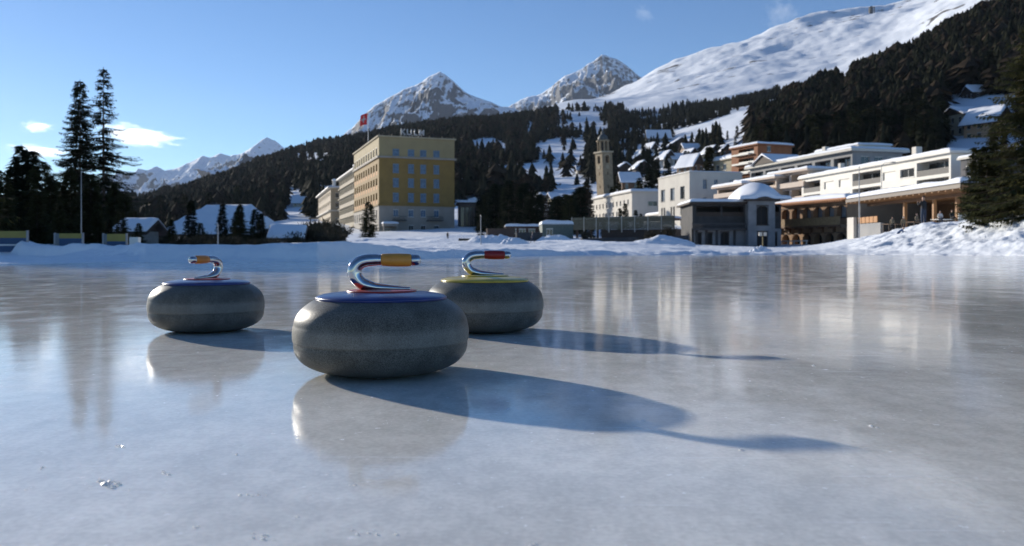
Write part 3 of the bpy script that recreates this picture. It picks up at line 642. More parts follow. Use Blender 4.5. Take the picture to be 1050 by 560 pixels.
# flag
fp = thing('flagpole', 'flagpole with red flag with white cross on the roof of the yellow hotel', 'flagpole', (X(377.5,206), 206, Z(150,206)), R(10))
MB().tube([(0,0,-1.5),(0,0,8.8)], [.09,.05], 8).build('pole', white_fr, fp)
fl = MB(); n = 14
def flagpt(u, v, off=0): return (-.06-u*2.5*(.72)-.25*math.sin(v*2), .35*math.sin(u*5+v)+off, 8.5-v*2.9-.55*u+.15*math.sin(u*4))
for off in (0, .03): fl.add([flagpt(i/n, j/n, off) for j in range(n+1) for i in range(n+1)], [(j*(n+1)+i, j*(n+1)+i+1, (j+1)*(n+1)+i+1, (j+1)*(n+1)+i) for j in range(n) for i in range(n)])
flo = fl.build('flag', red_m, fp, True)
cr = MB()
for (u0,u1,v0,v1) in ((.42,.58,.2,.8),(.2,.8,.42,.58)):
    m_ = 8; cr.add([tuple(flagpt(u0+(u1-u0)*i/m_, v0+(v1-v0)*j/m_, -.02-(.004 if u1 > .7 else 0))) for j in range(m_+1) for i in range(m_+1)], [(j*(m_+1)+i, j*(m_+1)+i+1, (j+1)*(m_+1)+i+1, (j+1)*(m_+1)+i) for j in range(m_) for i in range(m_)])
cr.build('white_cross', let, flo, True)

# hotel wing with stacked balconies
G = Bld('hotel_wing', 'pale hotel wing with stacked balconies and a snowy roof edge behind the yellow block', 365, 228, .8, 19, w=15, pxl=348)
h = G.z; zt = Z(174, 228)-G.zb; fh = zt/7.0; lu = [2.4+k*4.0 for k in range(int((G.D-2)/4))]
hl = [(u-1.5, u+1.5, fh*k+.35, fh*k+fh-.5, 1.2) for k in range(0, 7) for u in lu]
G.walls('wall', M('wing_render', (.40,.34,.25), (.33,.28,.2), scale=.4, rough=.85), -3, zt, {'L': hl})
for q in hl: window(G.t, G.face('L'), q, kind='loggia', rail=MATS['wing_render'])
for k in range(1, 7): MB().box(-.6, -.003, .3, G.D-.3, fh*k-.10, fh*k+.10).build('balcony_slab', MATS['wing_render'], G.t)
G.flat_roof(zt, white_plaster, 1.0, .35, .35)
ch = MB().box(1.2, 2.2, 14, 15, zt+.3, zt+2.6).build('chimney', pale_plaster, G.t); snow_cap('snow_layer', ch, 1.2, 2.2, 14, 15, zt+2.6, .5, .1)
G = Bld('hotel_annex', 'small beige flat-roofed building left of the hotel, behind bare bushes', 339, 270, .4, 18, w=14, pxl=326.5)
zt = Z(193, 270)-G.zb; zc = Z(216, 270)-G.zb
hl = [(u-.9, u+.9, z, z+2.2, .9) for z in (1.0, 5.0, 9.2, zc+1.2, zc+4.4) for u in [2.2+3.4*k for k in range(int((G.D-1)/3.4))]]
hf = [(u-.6, u+.6, z, z+1.6, .15) for z in (1.0, 5.0, 9.2, zc+1.2, zc+4.4) for u in (2.2, 5.4, 8.6, 11.8)]
G.walls('wall', M('tan_render', (.42,.34,.24), (.36,.29,.2), scale=.4, rough=.85), -3, zt, {'L': hl, 'F': hf})
for q in hl: window(G.t, G.face('L'), q, kind='loggia', rail=brown_wood)
for q in hf: window(G.t, G.face('F'), q)
MB().box(-.8, G.w+.3, -.8, G.D, zc-.2, zc+.2).build('cornice', white_plaster, G.t)
G.flat_roof(zt, white_plaster, 1.0, .4, .35)
ch = MB().box(1.0, 2.0, 3, 4.0, zt+.3, zt+2.9).build('chimney', white_plaster, G.t); snow_cap('snow_layer', ch, 1.0, 2.0, 3, 4, zt+2.9, .7, .15)
G = Bld('low_house', 'low grey house with a wall of windows right of the yellow hotel', 471, 200, Z(246,200)-1, 6, w=6.2, D=10)
zt = Z(209, 200)-G.zb; hf = [(.35+k*1.15, 1.25+k*1.15, zt*.42, zt*.92, .12) for k in range(5)]
G.walls('wall', M('grey_brown_render', (.13,.11,.10), rough=.8), -2, zt, {'F': hf})
for q in hf: window(G.t, G.face('F'), q, frame=brown_wood)
MB().box(-.5, 6.5, -1.6, -.02, zt*.30, zt*.34).build('balcony', dark_wood, G.t)
G.flat_roof(zt, dark_wood, .6, .35, .6)
G2 = Bld('small_hut', 'snow-heaped gabled dormer hut on the slope right of the yellow hotel', 478, 206, Z(212,206), 8, w=4.2, D=5)
G2.walls('wall', pale_plaster, 0, 1.2); m_ = MB(); m_.add([(-.4,-.4,1.1),(4.6,-.4,1.1),(2.1,-.4,2.5),(-.4,5.4,1.1),(4.6,5.4,1.1),(2.1,5.4,2.5)], [(0,1,2),(3,5,4),(0,2,5,3),(1,4,5,2),(0,3,4,1)])
m_.build('roof', roof_snow, G2.t)

# ---- gabled houses ----------------------------------------------------------
def dist_for(px, py, d0):
    ds = np.exp(np.linspace(math.log(100), math.log(900), 400)); y = HY-(ground(np.full(400, float(px)), ds)-EYE)*F/ds
    k = np.where(y <= py)[0]; return float(ds[k[0]]) if len(k) else d0
def gable_house(name, label, px, d, py_base, py_eave, py_ridge, wpx, Dm, heading, wall, trim=dark_wood, axis='y', group=None, floors=2, over=.7, snow_t=.35, cat='house', nwin=3, hip=0.0, zdrop=3.0, lit=None):
    if name != 'fixed' and d > 100: d = dist_for(px, py_base, d)
    zb = Z(py_base, d); w = wpx*d/F
    G = Bld(name, label, px, d, zb, heading, w=w, D=Dm, group=group, cat=cat)
    ze = Z(py_eave, d)-zb; zr = Z(py_ridge, d)-zb
    fh = ze/floors; sides = {}
    for sd in 'FL':
        L = G.face(sd).L; n = nwin if sd == 'F' else max(1, int(L/2.6)); ww = min(1.1, L/n*.5)
        sides[sd] = [(L*(k+.5)/n-ww/2, L*(k+.5)/n+ww/2, fh*j+fh*.28, fh*j+fh*.78, .12) for j in range(floors) for k in range(n)]
    G.walls('wall', wall, -zdrop, ze, sides, top=False)
    for sd in 'FL':
        for q in sides[sd]: window(G.t, G.face(sd), q, pane=lit or glass)
    gb = MB(); gb2 = MB()
    if axis == 'y':
        gb.add([(0,0,ze),(w,0,ze),(w/2,0,zr)], [(0,1,2)]); gb2.add([(0,Dm,ze),(w,Dm,ze),(w/2,Dm,zr)], [(1,0,2)])
        A = [(-over,-over),( w/2,-over),(w/2,Dm+over),(-over,Dm+over)]; k = (zr-ze)/(w/2); half = w/2
        zf = lambda xx, yy: zr-np.abs(xx-w/2)*k
    else:
        gb.add([(0,0,ze),(0,Dm,ze),(0,Dm/2,zr)], [(1,0,2)]); gb2.add([(w,0,ze),(w,Dm,ze),(w,Dm/2,zr)], [(0,1,2)])
        k = (zr-ze)/(Dm/2); zf = lambda xx, yy: zr-np.abs(yy-Dm/2)*k
    gb.build('gable', trim, G.t); gb2.build('gable', trim, G.t)
    def cl(xx, yy): 
        z = zf(xx, yy)
        if hip: z = np.minimum(z, zr-np.maximum(hip-np.minimum(xx+over, w+over-xx), 0)*(zr-ze)/hip) if axis != 'y' else z
        return z
    # roof deck as two slopes with thickness
    th = .18; mb = MB()
    nx = 12; xs = np.linspace(-over, w+over, 2*nx+1); ys = np.linspace(-over, Dm+over, 2*nx+1)
    XX, YY = np.meshgrid(xs, ys); ZZ = cl(XX, YY); n, kk = XX.shape; idx = np.arange(n*kk).reshape(n,kk)
    V = np.concatenate([np.stack([XX,YY,ZZ+th],-1).reshape(-1,3), np.stack([XX,YY,ZZ+.004],-1).reshape(-1,3)])
    Q = np.stack([idx[:-1,:-1], idx[:-1,1:], idx[1:,1:], idx[1:,:-1]], -1).reshape(-1,4); rim = [(a+n*kk,b+n*kk,b,a) for a,b in list(zip(idx[0,:-1],idx[0,1:]))+list(zip(idx[:-1,-1],idx[1:,-1]))+list(zip(idx[-1,1:],idx[-1,:-1]))+list(zip(idx[1:,0],idx[:-1,0]))]
    rf = link('roof', npmesh('roof', V, np.concatenate([Q, Q[:, ::-1]+n*kk, np.array(rim)]), trim, False), G.t)
    snow_cap('snow_layer', rf, 0, w, 0, Dm, 0, snow_t, over-.05, zf=lambda a, b: cl(a, b)+th, seed=int(px)%17)
    return G
# ---- left side: chalet, hut, little house ----------------------------------
# chalet: ridge along x, hipped left end
G = gable_house('chalet', 'long dark chalet under a wide snow roof behind conifers left of the hotel', 184, 62, 254, 237, 213, 74, 7.0, 4, dark_wood, axis='x', floors=1, over=.9, snow_t=.3, hip=1.9, nwin=5)
MB().box(1.2, 1.6, 4.0, 4.4, 2.4, 3.75).build('chimney', dark_stone, G.t)
MB().box(.5, 1.3, -.14, -.05, -.2, 1.35).build('front_door', cream, G.t)
G = gable_house('wooden_hut', 'small dark wooden hut with blue-shaded snow roof right of the long chalet', 280, 56, 254, 244, 233, 26, 2.9, 8, dark_wood, axis='x', floors=1, over=.45, snow_t=.2, nwin=1)
G = gable_house('cabin', 'small cabin with snowy roof behind the third blue and yellow board', 124, 48, 250, 237, 228, 22, 2.2, 0, M('cabin_wall', (.30,.29,.26), rough=.8), axis='x', floors=1, over=.5, snow_t=.22, nwin=3)
bx = thing('notice_board', 'small white notice board standing in front of the wooden hut', 'notice board', at(288,252,50)-Vector((0,0,.9)), 0)
MB().box(-.14,.14,-.02,.02,.75,1.15).build('panel', white_plaster, bx); MB().box(-.03,.03,-.02,.02,-.4,.748).build('post', dark_wood, bx)

# ---- church tower (it leans) -------------------------------------------------
tw = thing('church_tower', 'square leaning stone bell tower with open belfry and domed lantern', 'tower', (X(621,232), 232, Z(204,232)), R(28))
tw.rotation_euler = (0, R(-3.2), R(28))
hw = 1.75; zb_ = 13.8
f4 = []
for sd, (o, u, n) in {'F': ((-hw,-hw,0), VX, -VY), 'L': ((-hw,hw,0), -VY, -VX), 'R': ((hw,-hw,0), VY, VX), 'B': ((hw,hw,0), -VX, VY)}.items():
    f4.append(Face(o, u, n, 2*hw))
mb = MB()
for f in f4:
    hl = [(hw-.65, hw+.65, 10.3, 12.4, .7)]+[(hw-.3+.15*k, hw-.0+.15*k, 10.3, 10.3, .1) for k in ()]
    wall_panel(mb, f, -4, 13.3, hl+[(hw-.18, hw+.18, 3, 3.9, .4), (hw-.18, hw+.18, 6.8, 7.7, .4)])
mb.quad((-hw,-hw,13.3),(hw,-hw,13.3),(hw,hw,13.3),(-hw,hw,13.3)); mb.build('shaft', tower_stone, tw)
for f in f4:
    m_ = MB(); c = f.o+f.u*hw-f.n*.35
    # arched head and louvres of the belfry opening
    for k in range(6): m_.obox(c, f.u, VZ, f.n, -.7, .7, -.1, .1, 10.4+k*.3, 10.5+k*.3)
    m_.build('louvre', dark_wood, tw)
    a_ = MB(); N_ = 10
    for k in range(N_):
        q0, q1 = math.pi*k/N_, math.pi*(k+1)/N_; c0 = f.o+f.u*hw+f.n*.012
        a_.add([c0+f.u*(.75*math.cos(q0))+VZ*(12.05+.75*math.sin(q0)), c0+f.u*(.75*math.cos(q1))+VZ*(12.05+.75*math.sin(q1)), c0+f.u*(1.0*math.cos(q1))+VZ*(12.05+1.0*math.sin(q1)), c0+f.u*(1.0*math.cos(q0))+VZ*(12.05+1.0*math.sin(q0))], [(0,3,2,1)])
    a_.build('arch_trim', M('pale_stone', (.5,.42,.3), rough=.85), tw)
    cd_ = MB(); cc = f.o+f.u*hw+f.n*.02; vs = [cc+f.u*(.62*math.cos(6.283*k/20))+VZ*(9.2+.62*math.sin(6.283*k/20)) for k in range(20)]+[cc+f.n*.06+f.u*(.62*math.cos(6.283*k/20))+VZ*(9.2+.62*math.sin(6.283*k/20)) for k in range(20)]
    cd_.add(vs, [tuple(range(20,40))]+[(k,(k+1)%20,20+(k+1)%20,20+k) for k in range(20)]); cd_.build('clock_face', cream, tw)
MB().box(-hw-.35,hw+.35,-hw-.35,hw+.35,13.302,13.75).build('cornice', M('pale_stone', (.5,.42,.3)), tw)
bel = MB()
for k in range(8):
    q = R(22.5+45*k); bel.tube([(1.45*math.cos(q),1.45*math.sin(q),13.75),(1.45*math.cos(q),1.45*math.sin(q),16.6)], .28, 8)
bel.build('belfry_columns', tower_stone, tw)
MB().lathe([(.75,13.76),(.75,16.5)], 8).build('belfry_core', dark_stone, tw)
MB().lathe([(1.9,16.6),(2.0,16.75),(1.95,17.0),(1.6,17.1)], 8).build('belfry_cornice', tower_stone, tw)
MB().lathe([(1.55,17.1),(1.5,17.6),(1.2,18.2),(.7,18.6),(.45,18.8),(.45,19.3),(.5,19.4),(.25,19.6),(.08,19.8),(.04,20.4)], 16).build('domed_lantern', M('dark_copper', (.12,.12,.11), rough=.6), tw, True)

# ---- long white building with snow roof ---------------------------------------
G = Bld('school_building', 'long low white building with two rows of small windows beside the tower', 648, 200, Z(240,200), 12.6, w=18, pxl=604)
h = G.z; zt = h(197); us = [1.5+2.75*k for k in range(int((G.D-1)/2.75))]
hl = rows([h(209.5), h(220.5), h(232)], 1.35, us, 1.05, .2); hf = rows([h(211)], 1.2, [5.6], 2.6, .2)+rows([h(228)], 1.2, [5.6], 2.6, .2)
G.walls('wall', white_plaster, -3, zt, {'L': hl, 'F': hf})
for q in hl: window(G.t, G.face('L'), q)
for q in hf: window(G.t, G.face('F'), q)
G.flat_roof(zt, white_plaster, .5, .3, .6)
A_ = Bld('porch_wing', 'low white arcaded porch with snow on top between the two white buildings', 683, 180, Z(240,180), 10, w=4, D=13)
h = A_.z; zt = h(219.5); hl = [(.7+2.5*k, 2.5+2.5*k, .6, zt-1.0, 1.3) for k in range(5)]
A_.walls('wall', white_plaster, -2, zt, {'L': hl}); A_.flat_roof(zt, white_plaster, .3, .3, .5)
for q in hl: window(A_.t, A_.face('L'), q, kind='loggia', rail=white_plaster)

# ---- white cube building -----------------------------------------------------
G = Bld('office_block', 'white cube building with tall windows on the sunlit left wall', 707, 165, Z(243,165), 13, pxr=761, pxl=675)
h = G.z; zt = h(177)
us = [2.6, 7.6, 12.6]; hl = []
for u in us:
    hl.append((u-1.1, u+1.1, h(203), h(190), .35))
    for q in (h(219), h(233.5)): hl += [(u-1.0, u-.15, q, q+1.8, .3), (u+.35, u+1.2, q, q+1.8, .3)]
hf = []
for zz in (h(193.5), h(212), h(230)):
    for u in (3.5, 6.0, 9.6): hf.append((u-.45, u+.45, zz, zz+2.0, .3))
G.walls('wall', white_plaster, -3, zt, {'L': hl, 'F': hf})
for i, q in enumerate(hl): window(G.t, G.face('L'), q, pane=glass_pale if i in (0, 5) else glass, frame=M('grey_frame', (.2,.2,.19), rough=.6))
for q in hf: window(G.t, G.face('F'), q, pane=glass_blue)
MB().box(-.12, G.w+.12, -.12, G.D+.12, zt+.002, zt+.25).build('roof', white_plaster, G.t)
snow_cap('snow_layer', G.t, .1, G.w-.1, .1, G.D-.1, zt+.25, .18, 0)

# ---- wooden terrace wall in front ----------------------------------------------
A0 = Vector((X(586,120), 120, Z(241,120))); A1 = Vector((X(692,112), 112, Z(241,112)))
dv = A1-A0; L_ = dv.length; tw_ = thing('terrace_fence', 'long dark wooden terrace fence with pale posts below the white buildings', 'fence', A0, math.atan2(dv.y, dv.x))
zt = Z(223,120)-A0.z
for k in range(8):
    a, b = L_*k/8, L_*(k+1)/8; m_ = MB()
    for j in range(9): m_.box(a+.10, b-.02, 0, .05, .75+j*(zt-.8)/9, .75+(j+1)*(zt-.8)/9-.015)
    m_.build('board_panel', M('olive_boards', (.17,.155,.10), (.12,.105,.07), scale=3, rough=.8), tw_)
    MB().box(a, a+.09, -.05, .1, .3, zt+.03).build('post', pale_plaster, tw_)
MB().box(L_*.3, L_, .25, 3.0, -1.2, .72).build('terrace_base', dark_wood, tw_)
dk = MB().box(0, L_, .06, 6, zt-.55, zt-.4).build('deck', brown_wood, tw_); snow_cap('snow_layer', dk, 0, L_, .1, 6, zt-.4, .35, 0)
for k in range(5): MB().box(L_*(.04+.07*k), L_*(.04+.07*k)+.25, .2, .5, -1.5, zt-.57).build('support', dark_wood, tw_)

# green shed with snow
G = Bld('garden_shed', 'low grey-green shed heaped with snow left of the terrace fence', 556, 112, Z(245,112), 4, w=X(588,112)-X(556,112), D=4)
zt = Z(230.5,112)-G.zb; hf = [(.6, 1.5, 0.4, 1.4, .1)]
G.walls('wall', M('shed_green', (.11,.14,.12), (.08,.10,.09), rough=.7), -1.5, zt, {'F': hf}); window(G.t, G.face('F'), hf[0])
G.flat_roof(zt, steel, .1, .12, .55)
G = Bld('kiosk', 'long low dark kiosk under a snow sheet among the dark trees', 519, 118, Z(243,118), 2, w=X(552,118)-X(519,118), D=4)
zt = Z(233,118)-G.zb; hf = [(.5+k*1.4, 1.5+k*1.4, .5, zt-.3, .1) for k in range(3)]
G.walls('wall', M('rust_boards', (.10,.055,.04), rough=.8), -1.5, zt, {'F': hf}); [window(G.t, G.face('F'), q) for q in hf]
G.flat_roof(zt, dark_wood, .2, .12, .4)

# ---- rink pavilion, dark, facing us in shade ---------------------------------
pd = 100.0
G = Bld('rink_pavilion', 'dark stone rink pavilion with arched doors and a snow-domed turret', 710, pd, Z(255.5,pd), -2, w=X(800,pd)-X(710,pd), D=8)
h = G.z; P = G.t; q = pd/F
px_ = lambda p: (p-710)*q
def arch_holes(x0, x1, z0, z1, dp=.35): return (x0, x1, z0, z1, dp)
z1f, z2f, zt = h(236), h(226), h(209.5)
lowh = [(px_(717)-.25, px_(717)+.3, .6, h(239), .3), (px_(728)-.3, px_(728)+.3, .6, h(239), .3), (px_(738.5), px_(747.5), .05, h(238), .4), (px_(790), px_(796), .05, h(238.5), .3)]
up = [(px_(714), px_(739), z2f+.5, zt-.25, 2.2), (px_(740.5), px_(762), z2f+.5, zt-.25, 2.2), (px_(791), px_(798), z2f+.5, zt-.25, 1.5)]
mb = MB()
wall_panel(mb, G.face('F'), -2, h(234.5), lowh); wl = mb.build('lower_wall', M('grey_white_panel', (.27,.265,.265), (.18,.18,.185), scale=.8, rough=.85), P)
M('shaded_render', (.11,.105,.11), (.07,.07,.075), scale=.8, rough=.85)  # render darkened in its colour to stand for the shade
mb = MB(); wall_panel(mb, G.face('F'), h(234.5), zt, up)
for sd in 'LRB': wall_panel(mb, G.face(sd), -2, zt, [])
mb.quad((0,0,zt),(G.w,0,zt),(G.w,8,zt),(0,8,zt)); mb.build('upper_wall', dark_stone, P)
ink = M('dark_interior', (.012,.012,.013), rough=.7)  # near-black panes paint the shade inside the pavilion openings
for q_ in lowh: window(P, G.face('F'), q_, frame=dark_wood, pane=ink)
for q_ in up: window(P, G.face('F'), q_, frame=dark_wood, pane=ink, kind='loggia', rail=dark_wood)
mb = MB()
for p in (709, 713, 723, 733.5, 751.5): mb.box(px_(p), px_(p)+.28, -.12, -.003, -2, h(234))
mb.build('pilaster', dark_stone, P)
MB().box(-.3, px_(763), -1.1, -.13, h(236.2), h(234.2)).build('balcony_floor', dark_stone, P)
m_ = MB(); m_.box(-.3, px_(762), -1.1, -1.04, h(229.6)-.05, h(229.6)+.05)
for k in range(40): m_.box(-.3+k*.165, -.26+k*.165, -1.09, -1.05, h(234.2), h(229.6))
m_.build('balcony_railing', M('grey_boards', (.075,.07,.07), rough=.8), P)
# arched tops over the doors
def arch_ring(par, xc, zc, r, t, y, name='door_arch', m=dark_stone, side='F', dpt=.1):
    a = MB(); N_ = 14
    for k in range(N_):
        q0, q1 = math.pi*k/N_, math.pi*(k+1)/N_
        pts = []
        for yy in (y, y+dpt):
            for (rr, qq) in ((r,q0),(r,q1),(r+t,q1),(r+t,q0)): pts.append((xc+rr*math.cos(qq), yy, zc+rr*math.sin(qq)))
        a.add(pts, [(0,3,2,1),(4,5,6,7),(0,1,5,4),(2,3,7,6)])
    return a.build(name, m, par)
def arch_spandrel(mb, x0, x1, zs, z1, y, n=12):
    """fills the corners of a square opening so that its head is round"""
    xc = (x0+x1)/2; r = (x1-x0)/2; pts = [(xc+r*math.cos(math.pi*k/n), zs+(z1-zs)*math.sin(math.pi*k/n)) for k in range(n+1)]
    for (a, b) in zip(pts, pts[1:]): mb.add([(a[0],y,a[1]),(b[0],y,b[1]),(b[0],y,z1+.02),(a[0],y,z1+.02),(a[0],y+.06,a[1]),(b[0],y+.06,b[1])], [(0,3,2,1),(0,1,5,4)])
for q_ in lowh:
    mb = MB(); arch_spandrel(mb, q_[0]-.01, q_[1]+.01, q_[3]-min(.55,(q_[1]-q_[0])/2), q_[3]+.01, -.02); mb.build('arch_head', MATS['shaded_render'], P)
rf = MB().box(-.6, px_(765), -1.2, 8.3, zt+.004, zt+.25).build('roof', dark_wood, P); snow_cap('snow_layer', rf, -.2, px_(765), -.8, 8, zt+.25, .38, .3, seed=4)
# turret
tx0, tx1 = px_(763.5), px_(790); tt = h(207)
T0 = MB(); fT = Face((tx0,-1.6,0), VX, -VY, tx1-tx0)
th_ = [(px_(771.5)-tx0, px_(783.5)-tx0, h(231), h(212), .6), (px_(772)-tx0, px_(783)-tx0, .05, h(238), .5)]
wall_panel(T0, fT, -2, tt, th_)
for (f_) in (Face((tx0,2.6,0), -VY, -VX, 4.2), Face((tx1,-1.6,0), VY, VX, 4.2)): wall_panel(T0, f_, -2, tt, [])
T0.build('turret_wall', MATS['grey_white_panel'], P)
for q_ in th_:
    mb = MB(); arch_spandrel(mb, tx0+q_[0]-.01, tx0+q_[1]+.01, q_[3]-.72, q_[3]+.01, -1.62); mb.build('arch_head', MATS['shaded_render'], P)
for q_ in th_: window(P, fT, q_, frame=dark_wood, pane=ink)
TR = MB().box(px_(762)-.3, px_(791)+.4, -2.1, 5.5, tt+.004, tt+.22).build('turret_roof', dark_wood, P)
xm = (tx0+tx1)/2+.25
snow_cap('snow_layer', TR, px_(757), px_(803), -1.7, 8.2, tt+.2, .45, .35, zf=lambda a, b: tt+.2+1.95*np.clip(1-((a-xm)/3.1)**2-((b-3.2)/5.3)**2*.9, 0, 1)**.85, seed=9)
MB().box(px_(757), px_(761), 1.0, 1.6, zt+.2, h(199)).build('chimney', pale_plaster, P)
s_ = thing('lamp_post', 'short yellow lamp post with a pale double lamp in front of the pavilion turret', 'lamp post', (X(782,70), 70, Z(256,70)-.3), 0)
MB().tube([(0,0,-.8),(0,0,1.95)], .035, 8).build('pole', M('post_yellow', (.42,.32,.14), rough=.6), s_)
MB().box(-.34,.34,-.06,.06,1.5,1.82).build('lamp_panel', pale_plaster, s_); MB().box(-.05,.05,-.08,-.061,1.45,1.95).build('bracket', dark_wood, s_)

# ---- sunlit arcade --------------------------------------------------------------
C0 = Vector((X(869,96), 96, 0)); C1 = Vector((X(800.5,108), 108, 0)); dv = C1-C0
hd = math.degrees(math.atan2(dv.x*-1, dv.y))
G = Bld('arcade_building', 'two-storey sunlit arcade building with orange eaves under a snow roof', 869, 96, Z(252,96), hd, w=9, D=dv.length)
h = G.z; zt = h(205.5); za = h(223.5); zf_ = h(231)
n = 6; bay = G.D/n; U = lambda k: bay*k
upper = [(U(k)+.22, U(k+1)-.22, za+.1, zt-.55, .8) for k in range(n)]
lower = [(U(k)+.25, U(k+1)-.25, -.5, zf_-.9, 1.0) for k in range(n)]
mb = MB()
for sd in 'FLRB': wall_panel(mb, G.face(sd), -2, zt, {'L': upper+lower}.get(sd, []))
mb.quad((0,0,zt),(G.w,0,zt),(G.w,G.D,zt),(0,G.D,zt)); mb.build('wall', M('terracotta_render', (.33,.20,.11), (.25,.15,.085), scale=.8, rough=.85), G.t)
sp = MB(); f = G.face('L')
def spandrel_on(mb, f, u0, u1, zs, z1, n=10, off=.015, back=.3):
    uc = (u0+u1)/2; r = (u1-u0)/2; P_ = lambda u, z, o: f.o+f.u*u+VZ*z+f.n*o
    pts = [(uc+r*math.cos(math.pi*k/n), zs+(z1-zs)*math.sin(math.pi*k/n)) for k in range(n+1)]
    for a, b in zip(pts, pts[1:]):
        mb.add([P_(a[0],a[1],-off),P_(b[0],b[1],-off),P_(b[0],z1+.003,-off),P_(a[0],z1+.003,-off),P_(a[0],a[1],-back),P_(b[0],b[1],-back)], [(0,1,2,3),(0,4,5,1)])
for q_ in upper+lower:
    sp = MB(); spandrel_on(sp, f, q_[0], q_[1], q_[3]-(.55 if q_ in upper else .75), q_[3]); sp.build('arch_head', MATS['terracotta_render'], G.t)
for q_ in upper: window(G.t, f, (q_[0], q_[1], q_[2], q_[3], .78), frame=dark_wood, pane=glass_pale)
for q_ in lower: window(G.t, f, (q_[0], q_[1], q_[2], q_[3], .98), frame=dark_wood, pane=glass)
m_ = MB(); m_.obox(f.o, f.u, VZ, f.n, -.1, G.D+.1, .003, 1.15, zf_-.1, zf_+.08); m_.build('balcony_floor', brown_wood, G.t)
m_ = MB()
for k in range(int(G.D/.16)): m_.obox(f.o, f.u, VZ, f.n, k*.16, k*.16+.13, 1.08, 1.13, zf_+.1, za+.1)
m_.obox(f.o, f.u, VZ, f.n, 0, G.D, 1.04, 1.16, za+.1, za+.2); m_.build('balcony_railing', M('golden_boards', (.34,.22,.10), (.24,.15,.07), scale=4, rough=.7), G.t)
for k in range(n+1):
    m_ = MB(); c = f.o+f.u*(U(k)); m_.obox(c, f.u, VZ, f.n, -.12, .12, .003, 1.0, zf_-.35, zf_-.102); m_.obox(c, f.u, VZ, f.n, -.1, .1, .002, .35, zf_-.8, zf_-.35); m_.build('bracket', brown_wood, G.t)
ev = MB(); ev.box(-.9, G.w+.3, -.7, G.D+.5, zt+.1, zt+.3)
for k in range(int(G.D/.42)): ev.box(-.85, -.003, .1+k*.42, .24+k*.42, zt-.1, zt+.098)
ro = ev.build('roof', M('orange_eaves', (.50,.20,.07), (.38,.15,.05), rough=.7), G.t); snow_cap('snow_layer', ro, -.8, G.w, -.6, G.D+.4, zt+.3, .62, .1, seed=3)
m_ = MB()
for k in range(5): m_.obox(f.o, f.u, VZ, f.n, G.D-9.2+k*1.2, G.D-9.1+k*1.2, 2.4, 2.5, -.6, h(246.5)-.08)
m_.obox(f.o, f.u, VZ, f.n, G.D-9.2, G.D-4.2, 2.35, 2.55, h(246.5)-.08, h(246.5)+.06); m_.build('handrail', blind_m, G.t)

# ---- terrace restaurant with the wide wooden roof --------------------------------
A0 = Vector((X(985,58), 58, 0)); A1 = Vector((X(868,76), 76, 0)); dv = A1-A0; LL = dv.length
zb = Z(236, 60); T = thing('terrace_shelter', 'open restaurant terrace under a long wooden roof loaded with snow', 'shelter', (A0.x, A0.y, zb), math.atan2(-dv.x, dv.y))
zr = Z(191, 58)-zb; W_ = 11.0
rf = MB(); rf.box(0, W_, 0, LL, zr, zr+.14).build('roof_deck', light_wood, T)
ro = rf = MB().box(-.06, -.002, -.05, LL+.05, zr-.12, zr+.17).build('fascia', M('dark_gutter', (.09,.06,.04), rough=.5), T)
rd = MB().box(.001, W_, .001, LL, zr+.141, zr+.26).build('roof', dark_wood, T); snow_cap('snow_layer', rd, 0, W_, 0, LL, zr+.26, .42, .04, seed=6)
for k in range(int(LL/.9)+1): MB().box(.05, W_-.1, .1+k*.9, .24+k*.9, zr-.24, zr-.002).build('rafter', light_wood, T)
MB().box(1.9, 2.1, 0, LL, zr-.5, zr-.242).build('beam', brown_wood, T); MB().box(6.9, 7.1, 0, LL, zr-.5, zr-.242).build('beam', brown_wood, T)
ky = lambda px: solve(A0, dv.normalized(), px)
for p in (956, 933.5, 905): MB().box(1.87, 2.13, ky(p)-.11, ky(p)+.11, -1.5, zr-.502).build('post', light_wood, T)
for p in (970, 945, 920): MB().box(6.87, 7.13, ky(p)-.1, ky(p)+.1, -1, zr-.502).build('post', light_wood, T)
# glazed back wall, panelled part, low concrete wing
g_ = Face((7.6, LL, 0), -VY, -VX, LL); y1 = LL
hb = [(1.0+LL*.38+k*1.45, 2.25+LL*.38+k*1.45, .5, zr-.55, .12) for k in range(int(LL*.58/1.45))]
mb = MB(); wall_panel(mb, g_, -1, zr, hb)
mb.build('back_wall', brown_wood, T)
for q_ in hb: window(T, g_, q_, frame=light_wood, pane=glass_pale)
mb = MB(); mb.box(1.2, 7.4, LL-.25, LL+.05, -2.5, zr-.05); mb.build('end_wall', grey_conc, T)
mb = MB(); mb.box(.6, .9, ky(896), LL-.3, -2.5, .95); mb.build('parapet', grey_conc, T)
MB().box(.25, .55, LL-.9, LL+.4, -2.6, 1.6).build('pillar', white_plaster, T)
for k in range(5): MB().box(.56, .64, ky(893)+k*(LL-ky(893)-1)/5, ky(893)+(k+.85)*(LL-ky(893)-1)/5, 1.0, 1.55).build('planter_board', M('orange_boards', (.42,.20,.07), rough=.7), T)
MB().box(.9, 7.5, 0, LL, -.3, -.1).build('terrace_floor', grey_conc, T)
